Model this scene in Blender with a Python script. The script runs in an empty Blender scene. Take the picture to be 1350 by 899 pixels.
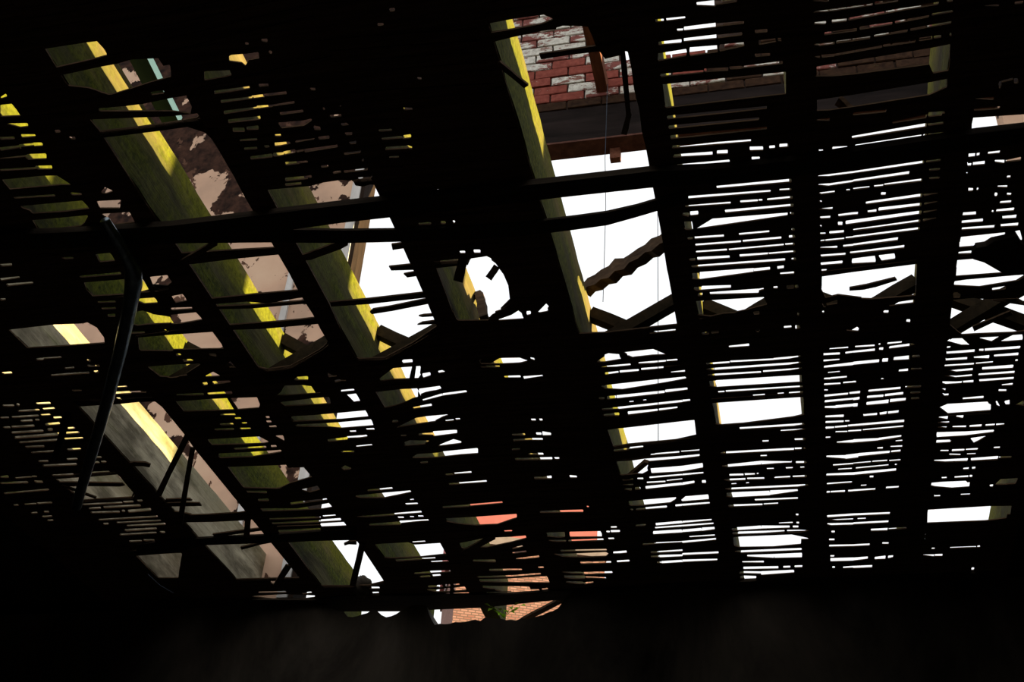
import bpy, bmesh, math, random
import numpy as np
from mathutils import Vector, Matrix

random.seed(7)
SC = bpy.context.scene
COL = SC.collection

# ------------------------------------------------------------------ camera
CAMZ = 1.50                      # eye height above the floor
S = 2.45                         # ceiling lath plane above the eye
F = 1602.736                     # focal length in pixels of a 1350 px wide frame
RT = np.array([0.97488515, 0.21476276, 0.05895668])
UP = np.array([0.07968126, -0.58355626, 0.80815406])
FW = np.array([-0.20796594, 0.78315965, 0.58601291])
cam_d = bpy.data.cameras.new('camera')
cam = bpy.data.objects.new('camera', cam_d)
COL.objects.link(cam)
cam_d.sensor_width = 36.0
cam_d.sensor_fit = 'HORIZONTAL'
cam_d.lens = F / 1350 * 36
cam_d.clip_start = 0.05
cam_d.clip_end = 500
m = Matrix(((RT[0], UP[0], -FW[0], 0), (RT[1], UP[1], -FW[1], 0), (RT[2], UP[2], -FW[2], CAMZ), (0, 0, 0, 1)))
cam.matrix_world = m
SC.camera = cam

# ------------------------------------------------------------------ sky, sun, exposure
W = bpy.data.worlds.new('sky')
SC.world = W
W.use_nodes = True
bg = W.node_tree.nodes['Background']
bg.inputs[0].default_value = (0.97, 0.985, 1.0, 1)
bg.inputs[1].default_value = 1.15
SUN_EL, SUN_AZ = math.radians(14.8), math.radians(5)
sd = bpy.data.lights.new('sun', 'SUN')
sd.energy = 21.0
sd.color = (1.0, 0.82, 0.42)
sd.angle = math.radians(0.6)
sun = bpy.data.objects.new('sun', sd)
COL.objects.link(sun)
sv = Vector((math.cos(SUN_EL) * math.cos(SUN_AZ), math.cos(SUN_EL) * math.sin(SUN_AZ), math.sin(SUN_EL)))
sun.rotation_euler = sv.to_track_quat('Z', 'Y').to_euler()
sun.location = (12, 2, 9)
SC.view_settings.view_transform = 'Standard'
SC.view_settings.look = 'None'
SC.view_settings.gamma = 1.0
SC.view_settings.exposure = 0.0
SC.view_settings.use_curve_mapping = False

# ------------------------------------------------------------------ helpers
def ray(x, y):
    return FW + (x - 675) / F * RT - (y - 449.5) / F * UP
def onz(x, y, z=S):              # point of a horizontal plane z above the eye, world coordinates
    d = ray(x, y); q = d * z / d[2]
    return (q[0], q[1], q[2] + CAMZ)
def ony(x, y, Y):
    d = ray(x, y); q = d * Y / d[1]
    return (q[0], q[1], q[2] + CAMZ)
def proj(P):
    q = np.array([P[0], P[1], P[2] - CAMZ]); d = q @ FW
    return 675 + F * (q @ RT) / d, 449.5 - F * (q @ UP) / d
ZC = CAMZ + S                    # world height of the lath underside

def tag(o, label=None, cat=None, group=None, kind=None):
    if label: o['label'] = label
    if cat: o['category'] = cat
    if group: o['group'] = group
    if kind: o['kind'] = kind
    return o
def link(name, me, mat=None, parent=None):
    o = bpy.data.objects.new(name, me)
    COL.objects.link(o)
    if mat and me is not None and not me.materials:
        me.materials.append(mat)
    if parent:
        o.parent = parent
        o.matrix_parent_inverse = parent.matrix_world.inverted()
    return o
def empty(name, loc=(0, 0, 0)):
    o = bpy.data.objects.new(name, None)
    COL.objects.link(o)
    o.location = loc
    o.empty_display_size = 0.1
    o.matrix_world = Matrix.Translation(loc)
    return o
def from_bm(name, bm, mat=None, parent=None, smooth=False):
    bmesh.ops.recalc_face_normals(bm, faces=bm.faces[:])
    me = bpy.data.meshes.new(name)
    bm.to_mesh(me); bm.free()
    if smooth:
        me.polygons.foreach_set('use_smooth', [True] * len(me.polygons))
    return link(name, me, mat, parent)
def add_box(bm, x0, x1, y0, y1, z0, z1):
    v = [bm.verts.new(c) for c in ((x0, y0, z0), (x1, y0, z0), (x1, y1, z0), (x0, y1, z0),
                                   (x0, y0, z1), (x1, y0, z1), (x1, y1, z1), (x0, y1, z1))]
    for f in ((0, 1, 2, 3), (4, 5, 6, 7), (0, 1, 5, 4), (1, 2, 6, 5), (2, 3, 7, 6), (3, 0, 4, 7)):
        bm.faces.new([v[i] for i in f])
def box(name, x0, x1, y0, y1, z0, z1, mat, parent=None):
    bm = bmesh.new(); add_box(bm, x0, x1, y0, y1, z0, z1)
    return from_bm(name, bm, mat, parent)
def add_bar(bm, a, b, w, t, side=None, segs=1, jit=0.0, taper=1.0):
    """rectangular bar from a to b; w across 'side', t the other way; jittered rings make worn edges"""
    a = Vector(a); b = Vector(b); d = (b - a).normalized()
    s = Vector(side) if side is not None else Vector((0, 0, 1))
    s = (s - d * s.dot(d)).normalized(); n = d.cross(s)
    rings = []
    for i in range(segs + 1):
        k = i / segs; c = a.lerp(b, k)
        c = c + s * random.uniform(-jit, jit) + n * random.uniform(-jit, jit)
        ww = w * (1 + (taper - 1) * k) / 2 + random.uniform(-jit, jit); tt = t / 2
        rings.append([bm.verts.new(c + s * p * ww + n * q * tt) for p, q in ((-1, -1), (1, -1), (1, 1), (-1, 1))])
    for r0, r1 in zip(rings, rings[1:]):
        for i in range(4):
            bm.faces.new((r0[i], r0[(i + 1) % 4], r1[(i + 1) % 4], r1[i]))
    bm.faces.new(rings[0]); bm.faces.new(rings[-1])
def add_tube(bm, pts, r, n=8):
    pts = [Vector(p) for p in pts]; rings = []
    for i, c in enumerate(pts):
        d = (pts[min(i + 1, len(pts) - 1)] - pts[max(i - 1, 0)]).normalized()
        s = d.orthogonal().normalized() if i == 0 else (ps - d * ps.dot(d)).normalized()
        ps = s; q = d.cross(s)
        rr = r[i] if isinstance(r, (list, tuple)) else r
        rings.append([bm.verts.new(c + (s * math.cos(a) + q * math.sin(a)) * rr) for a in [k * 2 * math.pi / n for k in range(n)]])
    for r0, r1 in zip(rings, rings[1:]):
        for i in range(n):
            bm.faces.new((r0[i], r0[(i + 1) % n], r1[(i + 1) % n], r1[i]))
    bm.faces.new(rings[0]); bm.faces.new(rings[-1])
def add_prism(bm, pts, z0, z1):
    lo = [bm.verts.new((p[0], p[1], z0)) for p in pts]
    hi = [bm.verts.new((p[0], p[1], z1)) for p in pts]
    n = len(pts)
    for i in range(n):
        bm.faces.new((lo[i], lo[(i + 1) % n], hi[(i + 1) % n], hi[i]))
    bm.faces.new(lo); bm.faces.new(hi)

# ------------------------------------------------------------------ materials (all procedural)
def node_mat(name, rough=0.85):
    mt = bpy.data.materials.new(name); mt.use_nodes = True
    nt = mt.node_tree; b = nt.nodes['Principled BSDF']
    b.inputs['Roughness'].default_value = rough
    b.inputs['Specular IOR Level'].default_value = 0.06
    return mt, nt, b
def N(nt, t, **kw):
    n = nt.nodes.new(t)
    for k, v in kw.items():
        if k.startswith('i_'): n.inputs[k[2:].replace('_', ' ')].default_value = v
        else: setattr(n, k, v)
    return n
def pos(nt, scale=(1, 1, 1)):
    g = N(nt, 'ShaderNodeNewGeometry'); mp = N(nt, 'ShaderNodeMapping')
    mp.inputs['Scale'].default_value = scale
    nt.links.new(g.outputs['Position'], mp.inputs['Vector'])
    return mp.outputs[0]
def noise(nt, vec, sc, det=5, rough=0.6, dist=0.0):
    n = N(nt, 'ShaderNodeTexNoise'); n.inputs['Scale'].default_value = sc
    n.inputs['Detail'].default_value = det; n.inputs['Roughness'].default_value = rough
    n.inputs['Distortion'].default_value = dist
    nt.links.new(vec, n.inputs['Vector'])
    return n.outputs['Fac']
def ramp(nt, fac, stops):
    r = N(nt, 'ShaderNodeValToRGB'); el = r.color_ramp.elements
    while len(el) < len(stops): el.new(0.5)
    for e, (p, c) in zip(el, stops):
        e.position = p; e.color = (c[0], c[1], c[2], 1) if len(c) == 3 else c
    nt.links.new(fac, r.inputs[0])
    return r.outputs[0]
def mix(nt, fac, a, b):
    x = N(nt, 'ShaderNodeMix', data_type='RGBA')
    for sock, v in ((x.inputs[0], fac), (x.inputs[6], a), (x.inputs[7], b)):
        if isinstance(v, (int, float)): sock.default_value = v
        elif isinstance(v, tuple): sock.default_value = (v[0], v[1], v[2], 1)
        else: nt.links.new(v, sock)
    return x.outputs[2]
def bump(nt, b, h, st=0.4, dist=0.01):
    n = N(nt, 'ShaderNodeBump'); n.inputs['Strength'].default_value = st; n.inputs['Distance'].default_value = dist
    nt.links.new(h, n.inputs['Height']); nt.links.new(n.outputs[0], b.inputs['Normal'])

def wood(name, c0, c1, stretch=(3, 60, 60), rough=0.85):
    mt, nt, b = node_mat(name, rough)
    g = noise(nt, pos(nt, stretch), 1.0, 6, 0.65, 0.5)
    nt.links.new(ramp(nt, g, [(0.3, c0), (0.7, c1)]), b.inputs['Base Color'])
    bump(nt, b, g, 0.5, 0.004)
    return mt
def joist_mat(name, w0, w1, moss_lo, moss_c0, moss_c1, top_c, top_amt, cap_w=(0.17, 0.125, 0.05)):
    """weathered timber with patchy moss, shifting to cream and yellow-green towards the upper edge; grain runs along the joist (Y)"""
    mt, nt, b = node_mat(name, 0.9)
    g = noise(nt, pos(nt, (35, 1.6, 35)), 1.0, 6, 0.7, 0.6)
    base = ramp(nt, g, [(0.25, w0), (0.75, w1)])
    st = noise(nt, pos(nt, (6, 2.5, 9)), 1.0, 5, 0.6)
    base = mix(nt, ramp(nt, st, [(0.45, (0, 0, 0)), (0.62, (1, 1, 1))]), base, tuple(x * 0.5 for x in w0))
    big = noise(nt, pos(nt, (2.2, 0.9, 5)), 1.0, 4, 0.6)
    fine = noise(nt, pos(nt, (60, 60, 60)), 1.0, 3, 0.7)
    moss = ramp(nt, fine, [(0.3, moss_c0), (0.7, moss_c1)])
    mk = ramp(nt, big, [(moss_lo, (0, 0, 0)), (min(moss_lo + 0.16, 0.99), (1, 1, 1))])
    c = mix(nt, mk, base, moss)
    # upper-edge colour, cream mixed with yellow-green: height on the joist plus noise
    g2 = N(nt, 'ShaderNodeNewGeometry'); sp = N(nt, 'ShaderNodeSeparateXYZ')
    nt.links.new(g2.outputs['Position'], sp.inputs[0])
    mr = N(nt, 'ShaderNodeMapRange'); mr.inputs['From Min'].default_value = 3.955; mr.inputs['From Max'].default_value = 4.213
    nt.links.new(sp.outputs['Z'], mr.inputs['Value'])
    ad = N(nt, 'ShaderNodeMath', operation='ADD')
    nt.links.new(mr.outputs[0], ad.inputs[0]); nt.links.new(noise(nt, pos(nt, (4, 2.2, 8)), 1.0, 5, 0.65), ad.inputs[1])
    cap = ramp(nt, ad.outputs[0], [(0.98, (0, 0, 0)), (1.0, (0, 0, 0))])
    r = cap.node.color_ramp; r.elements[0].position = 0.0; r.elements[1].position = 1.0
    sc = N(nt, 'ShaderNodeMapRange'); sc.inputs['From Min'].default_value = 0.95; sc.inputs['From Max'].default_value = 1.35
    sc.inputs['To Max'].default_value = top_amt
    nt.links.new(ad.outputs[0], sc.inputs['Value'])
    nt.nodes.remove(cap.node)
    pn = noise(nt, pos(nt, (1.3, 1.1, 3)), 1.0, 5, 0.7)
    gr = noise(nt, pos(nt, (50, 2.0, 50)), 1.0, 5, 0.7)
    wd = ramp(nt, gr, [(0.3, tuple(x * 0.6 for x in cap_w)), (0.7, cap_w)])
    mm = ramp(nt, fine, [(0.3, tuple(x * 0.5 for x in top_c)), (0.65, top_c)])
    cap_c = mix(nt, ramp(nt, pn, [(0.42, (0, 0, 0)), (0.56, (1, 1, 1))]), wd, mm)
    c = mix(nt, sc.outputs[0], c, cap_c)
    nt.links.new(c, b.inputs['Base Color'])
    bump(nt, b, g, 0.7, 0.006)
    return mt
M = {}
M['lath'] = wood('lath wood', (0.045, 0.028, 0.016), (0.15, 0.092, 0.055))
M['batten'] = wood('dark batten wood', (0.02, 0.015, 0.011), (0.055, 0.04, 0.028))
M['strut'] = wood('strut wood', (0.010, 0.007, 0.0035), (0.030, 0.020, 0.010), (30, 30, 30))
M['stub'] = wood('reddish beam wood', (0.10, 0.035, 0.02), (0.22, 0.09, 0.055), (40, 4, 40))
M['timber'] = wood('broken timber', (0.018, 0.011, 0.007), (0.09, 0.055, 0.032), (12, 12, 40))
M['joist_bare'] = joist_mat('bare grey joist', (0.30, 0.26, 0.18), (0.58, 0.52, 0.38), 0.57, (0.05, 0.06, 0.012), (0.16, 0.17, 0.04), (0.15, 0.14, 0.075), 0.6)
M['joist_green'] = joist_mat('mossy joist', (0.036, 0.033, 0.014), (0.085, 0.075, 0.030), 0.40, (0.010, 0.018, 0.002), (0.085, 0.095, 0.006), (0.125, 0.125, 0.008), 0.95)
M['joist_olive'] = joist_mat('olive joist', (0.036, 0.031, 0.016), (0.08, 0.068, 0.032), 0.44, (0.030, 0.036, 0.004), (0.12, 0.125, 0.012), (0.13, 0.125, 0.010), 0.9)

def plaster_mat():
    mt, nt, b = node_mat('peeling pink plaster', 0.9)
    v = pos(nt)
    soft = noise(nt, v, 1.7, 4, 0.6)
    pink = ramp(nt, soft, [(0.3, (0.40, 0.27, 0.195)), (0.5, (0.58, 0.375, 0.26)), (0.7, (0.66, 0.46, 0.32))])
    p1 = noise(nt, pos(nt, (3.4, 3.4, 2.5)), 1.0, 6, 0.58, 0.4)
    bare = ramp(nt, noise(nt, v, 14, 4), [(0.35, (0.012, 0.007, 0.006)), (0.65, (0.06, 0.028, 0.018))])
    g2 = N(nt, 'ShaderNodeNewGeometry'); sp = N(nt, 'ShaderNodeSeparateXYZ')
    nt.links.new(g2.outputs['Position'], sp.inputs[0])
    mr = N(nt, 'ShaderNodeMapRange')             # the coat has fallen off the top of the wall
    for k, q in (('From Min', 6.75), ('From Max', 7.25), ('To Min', 0.0), ('To Max', 0.16)): mr.inputs[k].default_value = q
    nt.links.new(sp.outputs['Z'], mr.inputs['Value'])
    ad = N(nt, 'ShaderNodeMath', operation='ADD')
    nt.links.new(p1, ad.inputs[0]); nt.links.new(mr.outputs[0], ad.inputs[1])
    mk = ramp(nt, ad.outputs[0], [(0.545, (0, 0, 0)), (0.555, (1, 1, 1))])
    p2 = noise(nt, pos(nt, (9, 9, 6)), 1.0, 5, 0.6, 0.5)
    mk2 = ramp(nt, p2, [(0.64, (0, 0, 0)), (0.65, (1, 1, 1))])
    c = mix(nt, mk, pink, bare)
    c = mix(nt, mk2, c, (0.10, 0.05, 0.032))
    nt.links.new(c, b.inputs['Base Color'])
    bump(nt, b, p1, 0.4, 0.01)
    return mt
M['plaster'] = plaster_mat()
def brick_mat(name, c0, c1, paint, pc0=(0.40, 0.38, 0.33), pc1=(0.68, 0.66, 0.58)):
    mt, nt, b = node_mat(name, 0.92)
    v = pos(nt)
    n1 = noise(nt, v, 30, 5)
    base = ramp(nt, n1, [(0.3, c0), (0.7, c1)])
    p = noise(nt, pos(nt, (0.7, 1, 1.9)), 9, 8, 0.78)
    mk = ramp(nt, p, [(paint, (0, 0, 0)), (paint + 0.03, (1, 1, 1))])
    wc = ramp(nt, noise(nt, v, 45, 3), [(0.3, pc0), (0.7, pc1)])
    nt.links.new(mix(nt, mk, base, wc), b.inputs['Base Color'])
    bump(nt, b, n1, 0.5, 0.006)
    return mt
M['brick_red'] = brick_mat('red brick', (0.16, 0.04, 0.03), (0.27, 0.075, 0.055), 0.64)
M['brick_mix'] = brick_mat('red brick with flaking white paint', (0.13, 0.042, 0.035), (0.24, 0.085, 0.07), 0.505)
M['brick_white'] = brick_mat('white painted brick', (0.15, 0.07, 0.055), (0.24, 0.11, 0.085), 0.44)
M['brick_dark'] = brick_mat('dark brown brick', (0.018, 0.009, 0.006), (0.05, 0.026, 0.014), 0.62, (0.05, 0.042, 0.016), (0.10, 0.08, 0.03))  # darker brown copy for the lowest and right-hand courses
M['mortar'] = wood('dark mortar', (0.03, 0.02, 0.016), (0.07, 0.045, 0.035), (20, 20, 20))
M['lintel_grey'] = wood('weathered lintel', (0.005, 0.0035, 0.003), (0.022, 0.015, 0.0135), (1.6, 12, 9))
M['lintel_red'] = wood('rusty lintel flange', (0.06, 0.025, 0.018), (0.13, 0.06, 0.045), (14, 14, 14))
M['ceil_plaster'] = wood('sooty ceiling plaster', (0.02, 0.016, 0.013), (0.06, 0.045, 0.035), (7, 7, 7))
M['ground'] = wood('dark wet ground', (0.015, 0.013, 0.01), (0.04, 0.035, 0.03), (2, 2, 2))
M['wall_dark'] = wood('stained room plaster', (0.004, 0.003, 0.003), (0.14, 0.115, 0.09), (2.0, 2.0, 0.9))
M['floor'] = wood('dirty floor', (0.20, 0.17, 0.14), (0.42, 0.36, 0.29), (3, 3, 3))
M['white_trim'] = wood('chalky white trim', (0.42, 0.40, 0.38), (0.68, 0.66, 0.63), (10, 10, 3))
M['brown_trim'] = wood('brown jamb wood', (0.012, 0.007, 0.0045), (0.03, 0.018, 0.012), (30, 30, 3))
M['blue'] = wood('pale blue paint', (0.032, 0.064, 0.098), (0.046, 0.086, 0.125), (14, 4, 14))
M['pipe'] = wood('dull blue grey steel', (0.10, 0.13, 0.15), (0.30, 0.38, 0.43), (30, 30, 8), 0.35)
M['pipe'].node_tree.nodes['Principled BSDF'].inputs['Specular IOR Level'].default_value = 0.5
M['pipe'].node_tree.nodes['Principled BSDF'].inputs['Metallic'].default_value = 0.85
M['wire'] = wood('grey wire', (0.03, 0.035, 0.045), (0.06, 0.07, 0.09), (9, 9, 9))
M['leaf'] = wood('weed leaf', (0.08, 0.17, 0.015), (0.25, 0.42, 0.05), (30, 30, 30))
_nt = M['leaf'].node_tree; _tr = _nt.nodes.new('ShaderNodeBsdfTranslucent'); _ms = _nt.nodes.new('ShaderNodeMixShader')
_tr.inputs[0].default_value = (0.55, 0.85, 0.07, 1); _ms.inputs[0].default_value = 0.7
_nt.links.new(_nt.nodes['Principled BSDF'].outputs[0], _ms.inputs[1]); _nt.links.new(_tr.outputs[0], _ms.inputs[2])
_nt.links.new(_ms.outputs[0], _nt.nodes['Material Output'].inputs[0])
M['rubble'] = wood('dark rubble', (0.03, 0.024, 0.02), (0.10, 0.08, 0.06), (25, 25, 25))
def far_brick():
    mt, nt, b = node_mat('distant brickwork', 0.9)
    tc = N(nt, 'ShaderNodeTexCoord'); mp = N(nt, 'ShaderNodeMapping')
    mp.inputs['Rotation'].default_value = (math.radians(90), 0, 0)
    nt.links.new(tc.outputs['Object'], mp.inputs['Vector'])
    br = N(nt, 'ShaderNodeTexBrick')
    for k, v in (('Color1', (0.40, 0.21, 0.17, 1)), ('Color2', (0.30, 0.13, 0.10, 1)), ('Mortar', (0.16, 0.10, 0.08, 1))):
        br.inputs[k].default_value = v
    br.inputs['Scale'].default_value = 1.0
    br.inputs['Brick Width'].default_value = 0.165
    br.inputs['Row Height'].default_value = 0.06
    br.inputs['Mortar Size'].default_value = 0.012
    nt.links.new(mp.outputs[0], br.inputs['Vector'])
    nt.links.new(br.outputs['Color'], b.inputs['Base Color'])
    return mt
M['far_brick'] = far_brick()
M['far_render'] = wood('salmon render', (0.34, 0.105, 0.095), (0.46, 0.15, 0.135), (1.5, 1.5, 1))
M['far_grey'] = wood('grey coping', (0.20, 0.155, 0.145), (0.30, 0.24, 0.22), (3, 3, 3))

# ------------------------------------------------------------------ joist layout (metres across the room)
JW, JH = 0.0732, 0.258
JX = {'I': -3.459, 'H': -3.059, 'G': -2.665, 'F': -2.266, 'E': -1.862, 'D': -1.477, 'C': -1.066, 'B': -0.668, 'A': -0.264,
      '0': 0.132, '1': 0.534, '2': 0.934}
JORD = 'IHGFEDCBA012'
Y_NEAR, Y_FAR = 1.45, 5.275       # open lath field
Y_WALL = 5.283                   # inner face of the front wall
LT = 0.005                       # lath thickness
ZJ = ZC + LT                     # joist underside

# ------------------------------------------------------------------ room shell
XL, XR, YB = -4.35, 2.15, -2.6
tag(box('floor', XL, XR, YB, Y_WALL + 0.4, -0.12, 0, M['floor']), kind='structure')
tag(box('wall_left', XL - 0.25, XL, YB, Y_WALL + 0.4, 0, ZC + JH + 0.1, M['wall_dark']), kind='structure')
tag(box('wall_right', XR, XR + 0.25, YB, Y_WALL + 0.4, 0, ZC + JH, M['wall_dark']), kind='structure')
bm = bmesh.new()                 # unseen doorway behind the camera, added to send faint daylight onto the laths
add_box(bm, XL - 0.25, -1.9, YB - 0.25, YB, 0, ZC + JH + 0.1)
add_box(bm, -0.6, XR + 0.25, YB - 0.25, YB, 0, ZC + JH + 0.1)
add_box(bm, -1.9, -0.6, YB - 0.25, YB, 2.15, ZC + JH + 0.1)
tag(from_bm('wall_back', bm, M['wall_dark']), kind='structure')
# front wall of the room: broken, uneven top just under the joists
bm = bmesh.new()
xs = np.linspace(XL, XR, 260)
TOPX = [-9, -2.30, -2.20, -2.12, -2.05, -2.00, -1.96, -1.90, -1.86, -1.80, -1.74, -1.70, -1.60, -1.50, -1.43, -1.40, -1.25, -1.15, -1.09, -1.04, 9]
TOPZ = [2.44, 2.44, 2.40, 2.36, 2.365, 2.40, 2.36, 2.345, 2.40, 2.42, 2.40, 2.315, 2.305, 2.32, 2.33, 2.318, 2.322, 2.345, 2.375, 2.44, 2.44]
def wall_top(x):
    z = CAMZ + float(np.interp(x, TOPX, TOPZ))
    return z + (random.uniform(-0.010, 0.010) if -2.3 < x < -1.05 else random.uniform(-0.004, 0.0))
prev = None
for x in xs:
    zt = wall_top(x)
    cur = [bm.verts.new(c) for c in ((x, Y_WALL + 0.02, 0), (x, Y_WALL + 0.37, 0), (x, Y_WALL + 0.37, zt), (x, Y_WALL + 0.02, zt))]
    if prev:
        for i in range(4):
            bm.faces.new((prev[i], prev[(i + 1) % 4], cur[(i + 1) % 4], cur[i]))
    else:
        bm.faces.new(cur)
    prev = cur
bm.faces.new(prev)
wf = from_bm('wall_front', bm, M['wall_dark'])
tag(wf, kind='structure')

# near part of the ceiling where the plaster still hangs, and the strip past the last joist
bm = bmesh.new()
add_box(bm, XL, XR, YB, Y_NEAR, ZC - 0.012, ZC + 0.012)
add_box(bm, JX['2'] + JW / 2 - 0.03, XR, Y_NEAR, Y_WALL + 0.10, ZC - 0.012, ZC + 0.004)
add_box(bm, XL, JX['I'] + 0.02, Y_NEAR, Y_WALL + 0.10, ZC - 0.012, ZC + 0.004)
ceiling = from_bm('ceiling', bm, M['ceil_plaster'])
tag(ceiling, 'ruined lath ceiling with hanging plaster, seen from below', kind='structure')

# ------------------------------------------------------------------ openings in the lath field
# Measured from the photograph in 6x tiles (tile origin, then entries) and laid on the ceiling plane.
# 6-tuple: slot x0,y0,x1,y1 with opening t0,t1.   list: outline of a larger hole.
G = {}
G['A0'] = [
 (900, 0, [(110,28,258,22,20,45),(260,18,430,2,30,10),(-215,160,-150,155,18,18),(-130,152,20,135,18,16),(-45,235,5,232,15,15),
  (10,225,262,195,28,32),(262,195,485,172,20,14),(-190,340,-10,322,20,26),(10,313,270,285,22,28),(275,285,470,262,20,18),
  (570,245,670,237,18,18),(-195,448,30,410,55,50),(55,405,278,380,65,48),(290,375,485,345,50,22),(600,332,735,312,30,18),
  (750,308,780,308,15,15),(570,432,690,425,20,15),(-180,592,0,575,18,16),(0,575,165,560,18,14),(170,552,360,540,22,20),
  (370,533,465,527,16,16),(465,527,790,488,10,16),(-160,757,815,650,195,180)]),
 (900, 150, [(-120,25,665,-55,22,14),(-110,102,605,33,22,12),(-97,180,665,107,25,12),(-85,258,540,208,16,14),
  (-75,330,235,310,18,24),(270,302,355,298,24,28),(530,273,635,270,28,26),(685,262,730,258,20,20),(765,250,835,245,26,22),
  (-45,405,370,370,12,18),(545,350,610,347,22,18),(268,577,860,522,18,22),(45,658,695,607,20,14),(765,598,860,592,12,12),
  (20,727,380,700,8,14),(455,692,595,682,16,16),(600,680,630,678,14,14),(668,675,868,655,14,16),(-5,792,50,792,22,25),
  (60,785,122,780,32,30),(335,768,875,718,20,16),[(5,850),(75,850),(82,908),(8,908)],[(115,902),(235,828),(830,780),(830,798)],
  (850,782,880,785,14,10)]),
 (900, 300, [(40,82,80,80,10,10),(95,78,325,62,16,16),(445,50,685,28,14,14),(860,12,885,8,14,14),(100,135,460,108,14,14),
  (475,105,780,78,14,16),(840,70,890,66,18,18),(105,190,350,173,12,14),(365,172,800,133,12,12),(810,130,885,125,12,12),
  (50,250,100,247,12,12),(115,243,370,228,22,18),(450,220,675,203,18,14),(680,203,890,185,12,12),(70,302,120,300,8,8),
  (120,300,810,250,14,18),(860,245,898,242,10,18),(70,385,135,380,55,50),(135,378,560,333,60,30),(560,333,690,320,25,22),
  (748,315,800,308,22,22),(770,362,885,353,10,14),(85,480,150,478,20,26),(150,475,380,463,30,20),(718,470,750,468,14,14),
  (820,470,880,465,30,32),(885,466,915,463,26,30),(120,525,155,524,18,18),(215,517,600,498,14,34),(600,495,640,480,28,12),
  [(105,580),(490,558),(640,548),(665,600),(490,645),(310,685),(125,730)],(560,672,605,668,18,20),(905,682,920,680,14,14),
  (800,785,860,780,14,14),(890,785,930,783,28,28),(150,832,210,830,12,14),(225,825,285,820,12,12),(580,810,605,812,14,14)]),
 (900, 450, [(365,40,525,25,12,20),(185,175,240,172,10,12),(240,172,370,163,16,14),(375,158,720,140,14,14),(720,138,942,118,16,18),
  (190,220,245,217,10,14),(250,217,945,168,16,16),(195,265,250,262,10,14),(250,262,620,240,16,14),(635,235,945,213,14,14),
  (205,335,260,333,45,50),(262,333,950,290,55,55),(280,398,330,395,10,10),(340,392,950,353,12,12),(555,425,650,418,8,10),
  (750,410,800,407,8,8),(840,405,950,397,10,10),[(232,487),(960,438),(965,578),(480,640),(310,652),(255,655)],
  (450,685,970,652,14,18),(775,703,970,692,8,10),(885,773,975,770,12,14),(630,787,680,785,10,10),(300,878,340,876,8,10),
  (342,876,880,848,16,18),(885,845,940,843,14,14),(955,842,980,842,12,12),(615,902,665,900,10,10)]),
 (900, 600, [(310,85,355,82,10,12),(355,82,620,58,20,30),(620,58,860,58,30,20),(895,55,985,53,14,14),(665,105,720,103,8,8),
  (815,100,870,97,10,10),(930,95,965,93,10,10),(370,155,480,152,14,14),(490,150,570,147,14,10),(585,145,600,143,8,8),
  (325,195,370,193,8,10),(370,192,495,187,14,14),(510,183,645,180,12,12),(725,175,850,168,10,12),(870,167,980,162,10,12),
  (385,225,425,222,8,8),(500,218,525,215,8,8),(335,265,380,263,8,10),(385,263,995,235,14,16),(342,313,388,312,35,38),
  (388,312,690,298,42,38),(690,295,910,275,38,14),(570,352,910,338,12,12),(360,397,400,397,10,12),(402,396,630,388,14,12),
  (640,385,755,378,8,8),(895,468,915,468,14,14),(760,535,870,530,6,10),(900,532,920,532,14,14),(385,583,430,583,14,16),
  (430,580,620,567,24,26),(620,567,845,563,26,16),(870,563,915,563,16,16),(395,615,438,614,10,12),(440,612,805,600,18,16),
  (825,598,930,597,16,16),[(395,650),(445,645),(930,625),(935,698),(720,718),(455,722),(405,718)],(415,760,455,758,8,10),
  (460,760,940,740,16,16),(510,793,720,795,12,32),(720,795,942,788,32,38),(470,842,640,840,8,14),(480,890,755,885,18,18),
  (795,882,850,880,14,14),(885,878,945,876,14,14)]),
 (900, 749, [(450,35,485,33,14,18),(485,35,620,38,24,26),(620,38,880,22,28,20),(455,68,485,68,16,20),(485,70,580,70,26,18)]),
]
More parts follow.
